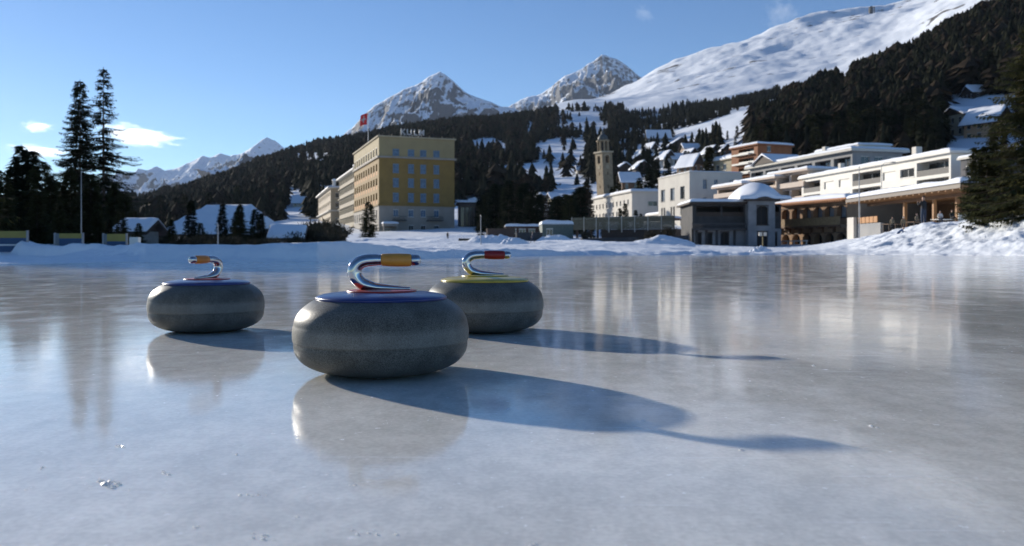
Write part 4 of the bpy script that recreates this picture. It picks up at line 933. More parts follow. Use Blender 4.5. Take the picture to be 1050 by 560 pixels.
# board, tables on the terrace
def along(px, off, z=0.0):
    v = solve(A0, dv.normalized(), px); p = A0+dv.normalized()*v+Vector((off*dv.normalized().y, -off*dv.normalized().x, 0)); return Vector((p.x, p.y, zb+z))
wb = thing('menu_board', 'white square board standing on the snow at the right end of the terrace', 'board', (X(987,52), 52, Z(222,52)-.55), R(10))
MB().box(-.32,.32,-.02,.02,.12,.75).build('panel', blind_m, wb); [MB().box(x-.02, x+.02, .021, .05, -.5, .7).build('leg', brown_wood, wb) for x in (-.28, .28)]
def table(label, px, d):
    t = thing('terrace_table', label, 'table', (X(px,d), d, zb-.1), R(15), 'terrace tables')
    MB().box(-.7,.7,-.4,.4,.72,.76).build('table_top', blind_m if px > 960 else brown_wood, t)
    for x in (-.6,.6):
        for y in (-.32,.32): MB().box(x-.03,x+.03,y-.03,y+.03,0,.718).build('leg', dark_wood, t)
table('white terrace table in front of the bright window at the right end', 967, 56); table('brown terrace table behind the standing person under the roof', 915, 66); table('brown terrace table at the middle post of the terrace', 941, 61)

# ---- stepped white apartments ------------------------------------------------
def step(label, px, pxl, d, heading, ytop, ybot, w, nm='apartment_block', wallm=None, railm=None, floors=2, dpt=1.6, roofm=None, F_w=True, snow_t=.45, group='stepped apartment blocks above the rink', nb=None):
    zb = Z(ybot, d); G = Bld(nm, label, px, d, zb, heading, w=w, pxl=pxl, group=group)
    zt = Z(ytop, d)-zb; fh = zt/floors; wallm = wallm or white_plaster; nb = nb or max(1, int(G.D/5)); L = G.D
    hl = [(L*k/nb+.35, L*(k+1)/nb-.35, fh*j+.35, fh*j+fh-.35, dpt) for j in range(floors) for k in range(nb)]
    hf = [(u-.6, u+.6, fh*j+.9, fh*j+fh-.7, .15) for j in range(floors) for u in ([w*.3, w*.7] if F_w else [])]
    G.walls('wall', wallm, -6, zt, {'L': hl, 'F': hf})
    for q_ in hl: window(G.t, G.face('L'), q_, kind='loggia', rail=railm or wallm, frame=white_fr)
    for q_ in hf: window(G.t, G.face('F'), q_)
    for j in range(floors): MB().box(-.9, -.004, .15, L-.15, fh*j+.05, fh*j+.9).build('balcony', railm or wallm, G.t)
    G.flat_roof(zt, roofm or wallm, .9, .35, snow_t, seed=int(px)%13); return G
pk = M('peach_plaster', (.66,.54,.44), (.58,.47,.38), scale=.5, rough=.85)
step('lowest of the three stepped white terraces, nearest the white cube building', 762, 735.5, 150, 16, 190, 212, 6, wallm=pk, floors=2)
step('middle of the three stepped white terraces, behind the snow dome', 796, 758, 143, 15, 183, 212, 6, wallm=pk, floors=2)
step('highest of the three stepped white terraces, left of the long white block', 829, 793, 136, 15, 175, 207, 10, wallm=pk, floors=2)
G = Bld('villa', 'wide grey villa with a dark glazed storey and small snowy gable above the stepped terraces', 874, 158, Z(183,158), 15, w=X(935,158)-X(874,158), pxl=769)
h = G.z; zt = h(155); L = G.D
hl = [(L*k/6+.5, L*(k+1)/6-.5, h(181)+.1, h(160), 1.4) for k in range(6)]
hf = [(2+3.2*k, 4+3.2*k, h(176), h(160), .2) for k in range(3)]
G.walls('wall', grey_conc, -5, zt, {'L': hl, 'F': hf})
for q_ in hl: window(G.t, G.face('L'), q_, kind='loggia', frame=dark_wood)
for q_ in hf: window(G.t, G.face('F'), q_)
G.flat_roof(zt, pale_plaster, 1.0, .5, .5)
m_ = MB(); m_.add([(-1.2,L-12,zt+.5),(-1.2,L-3,zt+.5),(-1.2,L-7.5,zt+2.6),(8,L-12,zt+.5),(8,L-3,zt+.5),(8,L-7.5,zt+2.6)], [(1,0,2),(3,4,5),(0,3,5,2),(4,1,2,5)]); m_.build('gable', dark_wood, G.t)
m_ = MB(); m_.add([(-1.6,L-12.6,zt+.45),(-1.6,L-7.5,zt+3.0),(-1.6,L-2.4,zt+.45),(-1.6,L-7.5,zt+2.62),(8,L-12.6,zt+.45),(8,L-7.5,zt+3.0),(8,L-2.4,zt+.45),(8,L-7.5,zt+2.62)], [(0,3,1),(3,2,1),(0,1,5,4),(1,2,6,5),(4,5,7),(5,6,7)]); m_.build('gable_snow', roof_snow, G.t)
MB().box(2.5, 3.6, L*.32, L*.32+1.0, zt+.45, zt+2.5).build('chimney', pale_plaster, G.t)
b2 = MB().box(3, G.w-1, 2, L*.42, zt+.5, zt+1.7).build('penthouse', pale_plaster, G.t); snow_cap('snow_layer', b2, 3, G.w-1, 2, L*.42, zt+1.7, .5, .3)

# ---- the long white block on the right ---------------------------------------
G = Bld('apartment_block', 'long bright white apartment block with deep balconies and shutters behind the terrace roof', 975, 100, Z(215,100), 8, w=6.5, pxl=822, group='stepped apartment blocks above the rink')
h = G.z; zt = h(157); L = G.D; f = G.face('L')
lx = lambda p: L-solve(Vector((X(975,100),100,0)), Vector((-math.sin(R(8)),math.cos(R(8)),0)), p)
z2t, z2b, z1t, z1b = h(161.5), h(177), h(180.5), h(196)
items = []
for (a, b, k) in ((940,973,'loggia'),(874,903,'loggia'),(824,841,'loggia')):
    for (c, d_) in ((z2b, z2t),(z1b, z1t)): items.append((lx(a), lx(b), c, d_, 1.8, k))
for (a, b, k, r) in ((923,937.5,'w',0),(905,918,'blind',0),(860,871,'blind',0),(845,855,'blind',0),(923,937,'w',1),(905,918,'blind',1),(860,871,'w',1),(845,855,'blind',1)):
    c, d_ = ((h(175.5), h(166)),(h(194), h(184.5)))[r]; items.append((lx(a), lx(b), c, d_, .25, k))
G.walls('wall', M('bright_plaster', (.80,.76,.68), (.74,.70,.63), scale=.5, rough=.85), -4, zt, {'L': items, 'F': [(2.2,4.4,h(176),h(167),.2)]})
for it in items: window(G.t, f, it[:5], kind=it[5], frame=blind_m if it[5] == 'blind' else white_fr, rail=M('dark_rail', (.13,.12,.11), rough=.7))
window(G.t, G.face('F'), (2.2,4.4,h(176),h(167),.2))
G.flat_roof(zt, MATS['bright_plaster'], .5, .3, .38, seed=2)
MB().box(1.0, 1.7, L*.72, L*.72+.7, zt+.3, zt+1.7).build('chimney', white_plaster, G.t)
MB().box(1.0, 1.9, L*.22, L*.22+.9, zt+.3, zt+1.9).build('chimney', white_plaster, G.t)
G = Bld('flat_house', 'low white flat-roofed house half hidden behind the right conifer', 1012, 92, Z(190,92), 8, w=6, pxl=985)
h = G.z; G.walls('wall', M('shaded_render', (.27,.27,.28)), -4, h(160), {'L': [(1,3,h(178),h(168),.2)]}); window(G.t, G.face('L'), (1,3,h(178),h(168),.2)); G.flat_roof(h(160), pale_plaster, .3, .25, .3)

# ---- orange house ---------------------------------------------------------------
G = Bld('orange_house', 'tall orange house with four white-edged balconies and a snow roof', 777, 205, Z(190,205), 22, w=11, pxl=750)
h = G.z; zt = h(148.5); L = G.D; nf = 4; fh = (zt-.5)/nf
hl = [(L*.28, L*.86, .5+fh*k+.5, .5+fh*k+fh-.45, 1.6) for k in range(nf)]
G.walls('wall', orange_m, -5, zt, {'L': hl, 'F': [(3,4.2,.5+fh*k+.9,.5+fh*k+2.3,.15) for k in range(nf)]})
for q_ in hl: window(G.t, G.face('L'), q_, kind='loggia', rail=blind_m)
for k in range(nf): window(G.t, G.face('F'), (3,4.2,.5+fh*k+.9,.5+fh*k+2.3,.15))
for k in range(nf): MB().box(-.9, -.004, L*.25, L*.88, .5+fh*k+.3, .5+fh*k+.75).build('balcony', blind_m, G.t)
G.flat_roof(zt, orange_m, .5, .35, .6)
G = Bld('cream_house', 'pale cream house with a rounded snow cap left of the orange house', 752, 216, Z(186,216), 20, w=4, pxl=731)
h = G.z; zt = h(163); L = G.D; hl = [(1.5+k*3.4, 3.0+k*3.4, z_, z_+1.6, .15) for z_ in (h(183), h(173)) for k in range(2)]
G.walls('wall', cream, -4, zt, {'L': hl}); [window(G.t, G.face('L'), q_) for q_ in hl]; G.flat_roof(zt, cream, .5, .3, 1.2)
MB().box(.8, 1.6, 1, 1.8, zt+.3, zt+2.6).build('chimney', cream, G.t)

# ---- chalets on the village slope ---------------------------------------------
vh = [ # label, px, d, base, eave, ridge, wpx, depth, heading, wall, axis
 ('brown chalet with a broad snow gable right above the tower top', 646, 300, 172, 165, 158.5, 21, 9, 14, brown_wood, 'y'),
 ('dark chalet with wide snowy gable just right of the tower belfry', 632, 270, 184, 174, 167, 20, 9, 8, dark_wood, 'y'),
 ('chalet with blue-shaded snow roof below the dark gable, right of the tower', 638, 245, 197, 186, 177, 19, 8, 4, brown_wood, 'x'),
 ('dark chalet with snow roof beside the tall firs', 652, 275, 182, 172, 165, 17, 8, 12, dark_wood, 'y'),
 ('narrow white house with steep snowy gable above the firs', 667, 310, 162, 153, 146, 10, 9, 25, white_plaster, 'y'),
 ('white house with snowy gable in the middle of the village', 681, 280, 172, 162, 154, 14, 10, 22, white_plaster, 'y'),
 ('large dark wooden chalet with low pitched roof high on the slope', 684, 360, 158, 151, 141, 31, 12, 6, dark_wood, 'y'),
 ('dark wooden gabled chalet at the right end of the upper village', 717, 350, 153, 146, 138, 24, 11, 6, dark_wood, 'y'),
 ('snow-roofed house between the two dark upper chalets', 702, 330, 160, 152, 147, 17, 9, 4, brown_wood, 'x'),
 ('warm brown house with balcony in front of the cream house', 711, 235, 186, 168, 158, 14, 9, 30, brown_wood, 'y'),
 ('small sunlit cream house among the firs left of the orange house', 706, 250, 184, 172, 165, 9, 7, 25, cream, 'y'),
 ('house with thick snow roof at the top left of the village', 664, 345, 148, 141, 133, 24, 10, 0, grey_conc, 'x'),
 ('little pale hut half buried on the slope left of the tower', 592, 300, 179, 174, 170, 10, 6, 5, pale_plaster, 'x'),
 ('small sunlit snow-roofed house above the dark trees left of the tower', 566, 240, 210, 203, 198.5, 8, 5, 20, cream, 'x'),
 ('tiny yellowish house among the trees below the forest', 550, 245, 209, 203, 198.5, 9, 5, 10, cream, 'y'),
 ('white gabled house right of the first row of village firs', 655, 330, 168, 160, 153, 12, 9, 18, white_plaster, 'y'),
 ('small brown chalet tucked behind the white gabled houses', 673, 350, 165, 158, 152, 12, 9, 10, brown_wood, 'y'),
 ('broad snow-roofed house in the centre of the village slope', 690, 330, 170, 163, 157, 18, 9, 10, pale_plaster, 'x'),
 ('chalet with overhanging snow below the upper dark chalets', 706, 340, 166, 159, 152, 13, 9, 18, brown_wood, 'y'),
 ('pale house under the right upper chalet', 727, 330, 163, 156, 149, 14, 9, 14, cream, 'y'),
 ('small chalet at the foot of the snow strip', 740, 330, 160, 154, 148, 12, 8, 8, brown_wood, 'y'),
 ('tiny house above the broad snow gable near the tower', 655, 380, 160, 155, 150, 9, 8, 10, pale_plaster, 'x'),
 ('little snow-roofed barn at the left edge of the village', 640, 340, 165, 160, 155, 9, 7, 6, dark_wood, 'x'),
 ('lone snowy farmhouse in the clearing left of the hotel', 300, 420, 213, 208, 202, 16, 10, 10, pale_plaster, 'x'),
 ('pale house half hidden by the big conifers on the left', 64, 110, 232, 222, 216, 30, 8, 20, grey_conc, 'x'),
]
for (lb, px, d, a, b, c, w, D_, hd, wm, ax) in vh:
    gable_house('chalet', lb, px, d, a, b, c, w, D_, hd, wm, axis=ax, group='chalets of the village', floors=2 if (a-b)*d/F > 3.6 else 1, over=.9, snow_t=.55, nwin=3 if w*d/F > 6 else 2, cat='house', trim=dark_wood)
# houses above the right conifer
G = gable_house('mountain_house', 'pale house with dark balcony and snow roof high on the wooded slope', 988, 150, 140, 116, 108.5, 46, 9, 12, cream, axis='x', floors=2, over=1.0, snow_t=.6, nwin=4)
MB().box(-.3, 6.2, -1.1, -.01, 2.2, 3.1).build('balcony', dark_wood, G.t)
gable_house('mountain_house', 'sunlit house with orange wall and big snow roof beside the right conifer', 1020, 125, 142, 122, 108, 30, 9, 30, M('apricot_wall', (.60,.38,.22), (.5,.32,.2), rough=.85), axis='y', floors=2, over=1.2, snow_t=.6)
gable_house('mountain_house', 'small shaded house with blue snow roof highest in the right wood', 998, 215, 102, 94, 87, 30, 8, 0, dark_wood, axis='x', floors=1, over=.8, snow_t=.7)
# ski station on the white ridge
st = thing('ski_station', 'tiny dark ski station on top of the white ridge', 'building', (X(893,2450), 2450, Z(9.0,2450)), 0, scale=.75)
MB().box(-7,6,-6,6,-25,5).build('wall', dark_stone, st); MB().add([(-8,-7,5.01),(7,-7,5.01),(7,7,5.01),(-8,7,5.01),(-3,-5,9),(3,-5,9),(3,5,9),(-3,5,9)], [(0,1,5,4),(1,2,6,5),(2,3,7,6),(3,0,4,7),(4,5,6,7)]).build('roof', dark_wood, st)
MB().box(12,15,-2,2,-20,9).build('pylon', dark_stone, st)
# retaining wall of the road across the ski slope
rw = thing('retaining_wall', 'thin dark retaining wall crossing the snow strip above the village', 'wall', (0,0,0)); m_ = MB()
ps = []
for k in range(16):
    px = 712+k*5.2; d = 340+k*9; g0 = gz(px, d); ps.append((X(px,d), d, g0))
for a, b in zip(ps, ps[1:]):
    m_.add([(a[0],a[1],a[2]-1),(b[0],b[1],b[2]-1),(b[0],b[1],b[2]+.9),(a[0],a[1],a[2]+.9),(a[0],a[1]+.5,a[2]-1),(b[0],b[1]+.5,b[2]-1),(b[0],b[1]+.5,b[2]+.9),(a[0],a[1]+.5,a[2]+.9)], [(0,1,2,3),(3,2,6,7),(5,4,7,6)])
bpy.data.objects.remove(rw); tag(m_.build('retaining_wall', dark_stone), 'thin dark retaining wall crossing the snow strip above the village', 'wall')
# ------------------------------------------------------------------ trees
def leaf_mat(name, c1, c2, sc=.8):
    m = M(name, c1, c2, scale=sc, rough=.9, spec=.04, detail=6, lo=.3, hi=.7)
    return m
needles = leaf_mat('spruce_needles', (.026,.034,.018), (.011,.016,.009), 1.5)
needles2 = leaf_mat('pine_needles', (.060,.062,.026), (.022,.026,.012), 1.5)
larch_m = leaf_mat('larch_twigs', (.075,.055,.035), (.04,.03,.02), 1.5)
far_m = leaf_mat('distant_needles', (.034,.034,.020), (.009,.011,.007), .22)
bark = M('bark', (.09,.065,.05), (.045,.035,.028), scale=6, rough=.9, stretch=(1,1,.3))
rng = np.random.RandomState(7)
def conifer_arrays(seed, H, Rb, levels, per, step, tw, start=.08, droop=.35, top=.85, ragged=.35, lean=0.0, dens=1.0, shape=.8, gapz=None, sides=None):
    """trunk (verts, faces) and crown triangles of one conifer, H metres tall"""
    r = np.random.RandomState(seed); tv = MB(); pts = [(lean*H*(k/8)**1.5, 0, H*k/8) for k in range(9)]
    tv.tube(pts, [max(.012*H*(1-k/8)**.9, .0015*H) for k in range(9)], 7)
    tri = []
    for li in range(levels):
        t = start+(1-start)*(li+r.uniform(-.3,.3))/levels; t = min(max(t, start), .985); z = H*t
        R0 = Rb*((1-t)**shape)*(1.0 if t > start+.08 else .75)+.012*H
        if gapz and gapz(t, r): continue
        x0 = lean*H*t**1.5
        for b in range(per):
            az = r.uniform(0, 6.283); ln = R0*r.uniform(1-ragged, 1.0+ragged*.45)
            if sides is not None: ln *= sides(az, t)
            if r.rand() > dens or ln < .05: continue
            n = max(3, int(ln/step)); dz0 = r.uniform(-.05,.22)-droop*(1-t)*.8
            ca, sa = math.cos(az), math.sin(az); P = []
            for k in range(n+1):
                s = k/n; P.append(np.array([x0+ca*ln*s, sa*ln*s, z+ln*(dz0*s-droop*s*s*.6+droop*.55*s**4)]))
            if ln > .12*H*.5: tv.tube([tuple(P[0]), tuple(P[n//2]), tuple(P[n])], [.0022*H*(1-t*.6), .0014*H, .0005*H], 3, caps=False)
            for k in range(1, n+1):
                s = k/n; p = P[k]; w = tw*(1.15-.75*s)*r.uniform(.7,1.3)
                for sd in (-1, 1):
                    a2 = az+sd*r.uniform(.6,1.25); L = w*r.uniform(.7,1.35)
                    q = p+np.array([math.cos(a2)*L, math.sin(a2)*L, -L*r.uniform(.1,.65)])
                    d = P[min(k+1,n)]-P[k-1]; d = d/(np.linalg.norm(d)+1e-9)*w*r.uniform(.25,.5)
                    tri += [p-d*.6, p+d*.6, q]
                    if r.rand() < .6: tri += [p-d*.3+np.array([0,0,.02*w]), q*.5+p*.5+np.array([0,0,-w*.45]), p+d*.5]
                if k == n: 
                    e = p+np.array([ca, sa, .1])*w*.6; o = np.array([-sa, ca, 0])*w*.28; tri += [p-o, p+o, e]
    for k in range(10):
        z = H*(.93+.07*k/10); a = r.uniform(0, 6.28); w = .010*H*(1.1-k/10); p = np.array([lean*H, 0, z])
        tri += [p+np.array([0,0,w]), p+np.array([math.cos(a)*w*1.2, math.sin(a)*w*1.2, -w*.2]), p+np.array([0,0,-w*.6])]
    return tv, np.array(tri)
def tree_meshes(name, seed, m, **kw):
    tv, tr = conifer_arrays(seed, **kw)
    return tv.mesh(name+'_trunk', bark, True), npmesh(name+'_crown', tr, np.arange(len(tr)).reshape(-1,3), m, False)
def tree(label, px, d, meshes, s=1.0, rz=0.0, group=None, sink=.15, name='conifer', cat='tree', z=None, loc=None):
    p = loc if loc is not None else Vector((X(px,d), d, (gz(px,d) if z is None else z)-sink))
    t = thing(name, label, cat, p, rz, group, s)
    link('trunk', meshes[0], t); link('crown', meshes[1], t); return t
# two tall spruces
A_sp = tree_meshes('tall_spruce', 11, needles, H=17.6, Rb=3.7, levels=66, per=8, step=.20, tw=.64, start=.06, droop=.42, ragged=.45, shape=.80, dens=1.0)
B_sp = tree_meshes('tall_spruce', 23, needles, H=19.0, Rb=3.5, levels=66, per=7, step=.20, tw=.60, start=.08, droop=.5, ragged=.6, shape=.80, dens=.84,
                   gapz=lambda t, r: (.60 < t < .70 and r.rand() < .45) or (t < .45 and r.rand() < .2), sides=lambda a, t: (1.35 if math.cos(a) > .2 and t < .55 else 1.0)*(1.9 if .70 < t < .715 and math.cos(a) > .5 else 1))
tree('tall dense spruce, left one of the two that tower over the left bank', 82, 80, A_sp, (Z(81,80)-gz(82,80))/17.5, R(40), 'tall spruces')
tree('tallest ragged spruce with a bare trunk and drooping boughs, right one of the tall pair', 106, 80, B_sp, (Z(68,80)-gz(106,80))/18.9, R(0), 'tall spruces')
# mid-size generators, 1 m tall unit trees scaled
def unit(seed, m, R=.2, **kw): 
    a = dict(H=10.0, Rb=10*R, levels=34, per=8, step=.36, tw=.95, start=.06, droop=.4, ragged=.35, shape=.8); a.update(kw)
    return tree_meshes('conifer', seed, m, **a)
FULL = [unit(31, needles, .22, levels=38, per=8), unit(32, needles2, .26, levels=38, per=8, ragged=.45), unit(33, needles, .20, levels=38, per=8), unit(34, needles2, .30, levels=34, per=8, shape=.6, ragged=.5, droop=.1)]
MID = [unit(s, needles if s%3 else needles2, r, levels=20, per=7, step=.6, tw=1.35) for s, r in ((41,.19),(42,.17),(43,.22),(44,.2),(45,.24))]
LAR = [unit(s, larch_m, r, levels=17, per=6, step=.65, tw=.8, droop=.1, dens=.85) for s, r in ((51,.17),(52,.2))]
def place(label, px, py_top, d, ms, group, k=None, name='conifer', rz=None, zb=None):
    m = ms[k if k is not None else rng.randint(len(ms))]
    g0 = gz(px, d) if zb is None else zb
    return tree(label, px, d, m, (Z(py_top, d)-g0)/9.9, rz if rz is not None else rng.uniform(0,6), group, name=name, z=g0)
# dark conifers at the left edge
LT = [(4,176,58,3),(14,165,60,0),(22,147,62,0),(33,152,61,2),(43,163,60,3),(-12,160,60,1),(-30,150,62,0),(52,178,58,1),(62,184,66,3),(72,170,70,1),(93,176,66,3),(118,184,62,1),(128,196,60,3),(-50,158,64,3),(38,196,52,3),(100,205,52,1),(60,206,50,1),(8,200,50,1),(84,212,52,3),(138,214,54,3),(20,205,54,0)]
LL_ = ['broad dark conifer at the left edge of the picture','dark pine leaning into the left cluster','pointed conifer whose tip is highest in the left cluster','second pointed conifer of the left cluster','bushy pine at the right side of the left cluster']
for i, (px, py, d, k) in enumerate(LT):
    place(LL_[i] if i < 5 else 'dark conifer in the dense row behind the blue and yellow boards', px, py, d, FULL, 'conifers behind the left boards', k)
for (px, py, d, k, lb) in ((124,214,45,3,'broad dark conifer hiding the small cabin'),(112,222,46,0,'narrow dark conifer left of the small cabin'),(142,226,44,3,'low dark pine right of the small cabin'),(176,222,47,1,'dark conifer at the left gable of the long chalet'),(206,226,48,3,'low spreading pine in front of the long chalet'),(268,216,50,0,'slender conifer between the long chalet and the wooden hut'),(196,203,50,0,'dark conifer in front of the left end of the long chalet'),(228,206,52,2,'slim conifer in front of the middle of the long chalet'),(246,207,50,1,'wide conifer hiding the right part of the long chalet'),(262,212,53,3,'bushy conifer at the right gable of the long chalet'),(243,214,54,3,'low broad pine between two conifers in front of the chalet'),(378,206,148,3,'dark pointed conifer in front of the corner of the yellow hotel'),(403,243,150,3,'little dark bush at the foot of the yellow hotel')):
    place(lb, px, py, d, FULL, 'conifers beside houses', k)
# bare brownish bushes left of the hotel
def bush_mesh(seed, m, n=70, L=1.0, tri_n=9):
    r = np.random.RandomState(seed); tv = MB(); tri = []
    for k in range(n):
        a = r.uniform(0,6.283); sp = r.uniform(.05,.75); h = r.uniform(.6,1.0)*L; p0 = np.array([r.uniform(-.12,.12)*L, r.uniform(-.12,.12)*L, 0]); p2 = p0+np.array([math.cos(a)*sp*L, math.sin(a)*sp*L, h*(1-.35*sp)]); p1 = (p0+p2)/2+np.array([0,0,.08*L])
        tv.tube([p0,p1,p2], [.012*L,.008*L,.003*L], 3, caps=False)
        for j in range(tri_n):
            s = r.uniform(.3,1.0); p = p0*(1-s)+p2*s+r.normal(0,.03,3)*L; q = p+r.normal(0,.09,3)*L+np.array([0,0,.05*L]); o = r.normal(0,.018,3)*L; tri += [p-o, p+o, q]
    tr = np.array(tri); return tv.mesh('bush_stems', bark, False), npmesh('bush_twigs', tr, np.arange(len(tr)).reshape(-1,3), m, False)
BU = [bush_mesh(s, leaf_mat('bare_twigs', (.085,.07,.045), (.045,.04,.025), 1.2), 90, 1.0, 12) for s in (1,2,3)]
for i in range(26):
    px = 292+i*2.5+rng.uniform(-2,2); d = rng.uniform(56,75); h = Z(228+rng.uniform(0,14)-(6 if 305 < px < 345 else -4), d)-gz(px,d)
    t = tree('leafless brown bush in the thicket between the wooden hut and the hotel', px, d, BU[i%3], h, rng.uniform(0,6), 'bushes left of the hotel', name='bush', cat='bush')
for i in range(22):
    px = 176+i*5.2+rng.uniform(-2,2); d = rng.uniform(42,50)
    tree('leafless brown shrub in the hedge in front of the long chalet', px, d, BU[i%3], Z(236+rng.uniform(0,8),d)-gz(px,d), rng.uniform(0,6), 'shrubs in front of the chalet', name='bush', cat='bush')
rs = np.random.RandomState(77)
for i in range(30):
    px = rs.uniform(628,765); d = rs.uniform(300,470); y0 = HY-(gz(px,d)-EYE)*F/d
    if y0 < 140 and px > 690: continue
    tree('small dark fir standing between snowy roofs high in the village', px, d, MID[rs.randint(5)], rs.uniform(.55,1.0), rs.uniform(0,6), 'small firs high in the village')
for (px, d, py) in ((150,54,228),(160,58,232),(168,57,236),(141,60,226),(600,111,236),(668,106,236),(684,105,232)):
    tree('bare shrub poking out of the snow beside a fence or house', px, d, BU[int(px)%3], Z(py,d)-gz(px,d)+.3, px, 'bare shrubs', name='bush', cat='bush')
# dark firs between the hotel and the tower
rs = np.random.RandomState(3)
NF = 'dark conifer in the tall dark row between the hotel and the terrace fence'
for i in range(64):
    px = 489+118*(i+.5)/64+rs.uniform(-2,2); d = rs.uniform(135,225)
    top = np.interp(px, [488,500,512,535,548,560,578,590,600,612],[208,186,184,180,190,200,198,190,184,192])+abs(rs.normal(0,6))
    place(NF, px, top, d, MID if rs.rand() < .75 else LAR, 'firs between hotel and tower')
for (px, top, d) in ((607,224,125),(618,226,125),(641,207,172),(652,214,168),(636,212,170),(657,218,168)):
    place('small conifer in front of the long white building', px, top, d, MID, 'small conifers by the white building')
rs = np.random.RandomState(9)
for i in range(28):   # firs among the village houses
    px = rs.uniform(652,748); d = rs.uniform(205,260)
    top = np.interp(px, [650,662,672,690,700,712,722,735,750],[188,172,168,174,176,180,172,176,178])+abs(rs.normal(0,6))
    place('dark fir among the village chalets behind the white cube building', px, top, d, MID, 'firs among the village chalets')
place('slim dark fir rising between the brown and the cream village houses', 727, 148, 225, MID, 'firs among the village chalets', 1)
for (px, top, d) in ((634,186,222),(640,192,226),(628,190,226)): place('dark fir directly right of the church tower', px, top, d, MID, 'firs beside the tower')
# larger conifers on the right edge
sunp = leaf_mat('sunlit_pine', (.11,.105,.045), (.04,.045,.02), 1.5)  # needle colour brightened to hold the sunlight on these pines
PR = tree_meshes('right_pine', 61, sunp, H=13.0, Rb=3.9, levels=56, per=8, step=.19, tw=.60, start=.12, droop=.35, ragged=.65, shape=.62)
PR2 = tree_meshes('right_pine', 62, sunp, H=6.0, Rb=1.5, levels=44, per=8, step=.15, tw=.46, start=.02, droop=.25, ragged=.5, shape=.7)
g0 = Z(246, 36)
tree('big dark pine leaning in from the right edge over the snow bank', 1062, 36, PR, (Z(18,36)-g0)/13, R(100), 'pines on the right bank', z=g0)
tree('smaller feathery pine left of the big pine on the right snow bank', 1001, 41, PR2, (Z(147,41)-Z(226,41))/6, R(10), 'pines on the right bank', z=Z(226,41))
tree('young pine pressed against the big pine above the snow bank', 1024, 39, PR2, (Z(120,39)-Z(232,39))/6, R(80), 'pines on the right bank', z=Z(232,39))
tree('low dark pine bough cluster resting on the snow bank at the right', 1012, 38, FULL[3], .42, R(30), 'pines on the right bank', z=Z(236,38))

# ---- forests on the slopes -----------------------------------------------------
def tiny_conifer(seed, tiers, n, Rr, jag=.35, rnd=0):
    """low triangle conifer, 1 m tall: (k,3,3) array"""
    r = np.random.RandomState(seed); T = []
    for k in range(tiers):
        z = .10+.86*k/tiers; R0 = Rr*((1-z)**.8 if not rnd else 1.15*math.sin(math.pi*min(1, .12+z*.9))**.7)*r.uniform(.8,1.2); z1 = min(1, z+ .95/tiers*1.9)
        off = r.uniform(0, 6.28)
        for j in range(n):
            a = off+6.283*j/n+r.uniform(-.2,.2); w = 6.283/n*.62; rr = R0*r.uniform(1-jag,1+jag)
            dz = r.uniform(-.5,.2)/tiers
            T.append([(0,0,z1),(rr*math.cos(a-w)*.72,rr*math.sin(a-w)*.72,z+.02+dz*.4),(rr*math.cos(a),rr*math.sin(a),z-.03+dz)])
            T.append([(0,0,z1),(rr*math.cos(a),rr*math.sin(a),z-.03+dz),(rr*math.cos(a+w)*.72,rr*math.sin(a+w)*.72,z+.02+dz*.4)])
    for j in range(3):
        a = 2.09*j; T.append([(.018*math.cos(a),.018*math.sin(a),-.12),(.018*math.cos(a+2.09),.018*math.sin(a+2.09),-.12),(0,0,.6)])
    T.append([(-.012,0,.86),(.012,0,.86),(0,0,1.03)])
    return np.array(T, float)
HI = [tiny_conifer(s, 9, 8, r, .5) for s, r in ((1,.21),(2,.18),(3,.25),(4,.17),(5,.27),(6,.22))]
RN = [tiny_conifer(s, 6, 7, r, .6, 1) for s, r in ((31,.2),(32,.24),(33,.17))]
LO = [tiny_conifer(s, 5, 6, r, .45) for s, r in ((11,.24),(12,.20),(13,.28),(14,.22))]
def forest(name, label, pts, m, var):
    if not len(pts): return
    out = []
    r = np.random.RandomState(len(pts))
    for vi, v in enumerate(var):
        sel = pts[vi::len(var)]
        if not len(sel): continue
        a = r.uniform(0, 6.283, len(sel)); c, s = np.cos(a)[:,None,None], np.sin(a)[:,None,None]
        vv = v[None]; h = sel[:,3][:,None,None]; wd = h*r.uniform(.85,1.75,len(sel))[:,None,None]
        x = (vv[...,0]*c-vv[...,1]*s)*wd+sel[:,0][:,None,None]; y = (vv[...,0]*s+vv[...,1]*c)*wd+sel[:,1][:,None,None]; z = vv[...,2]*h+sel[:,2][:,None,None]
        out.append(np.stack([x,y,z],-1).reshape(-1,3))
    V = np.concatenate(out); o = link(name, npmesh(name, V, np.arange(len(V)).reshape(-1,3), m, False))
    return tag(o, label, 'forest', kind='stuff')
rs = np.random.RandomState(17)
def sample(n, p0, p1, d0, d1, hf, seed):
    r = np.random.RandomState(seed); px = r.uniform(p0, p1, n); d = np.sqrt(r.uniform(d0**2, d1**2, n))
    keep = r.rand(n) < wood(px, d); px = px[keep]; d = d[keep]; z = ground(px, d)
    h = hf*(.52+.8*r.rand(len(px))**1.2)*(1+.25*fbm(px*.05, d*.02, 3, 2))
    return np.stack([(px-CX)*d/F, d, z-.2, h, px], -1)
left = sample(20000, -120, 640, 330, 1350, 11.0, 1)
mid_ = sample(9000, 600, 860, 380, 1080, 10.5, 2)
right = sample(21000, 770, 1250, 180, 560, 12.0, 3)
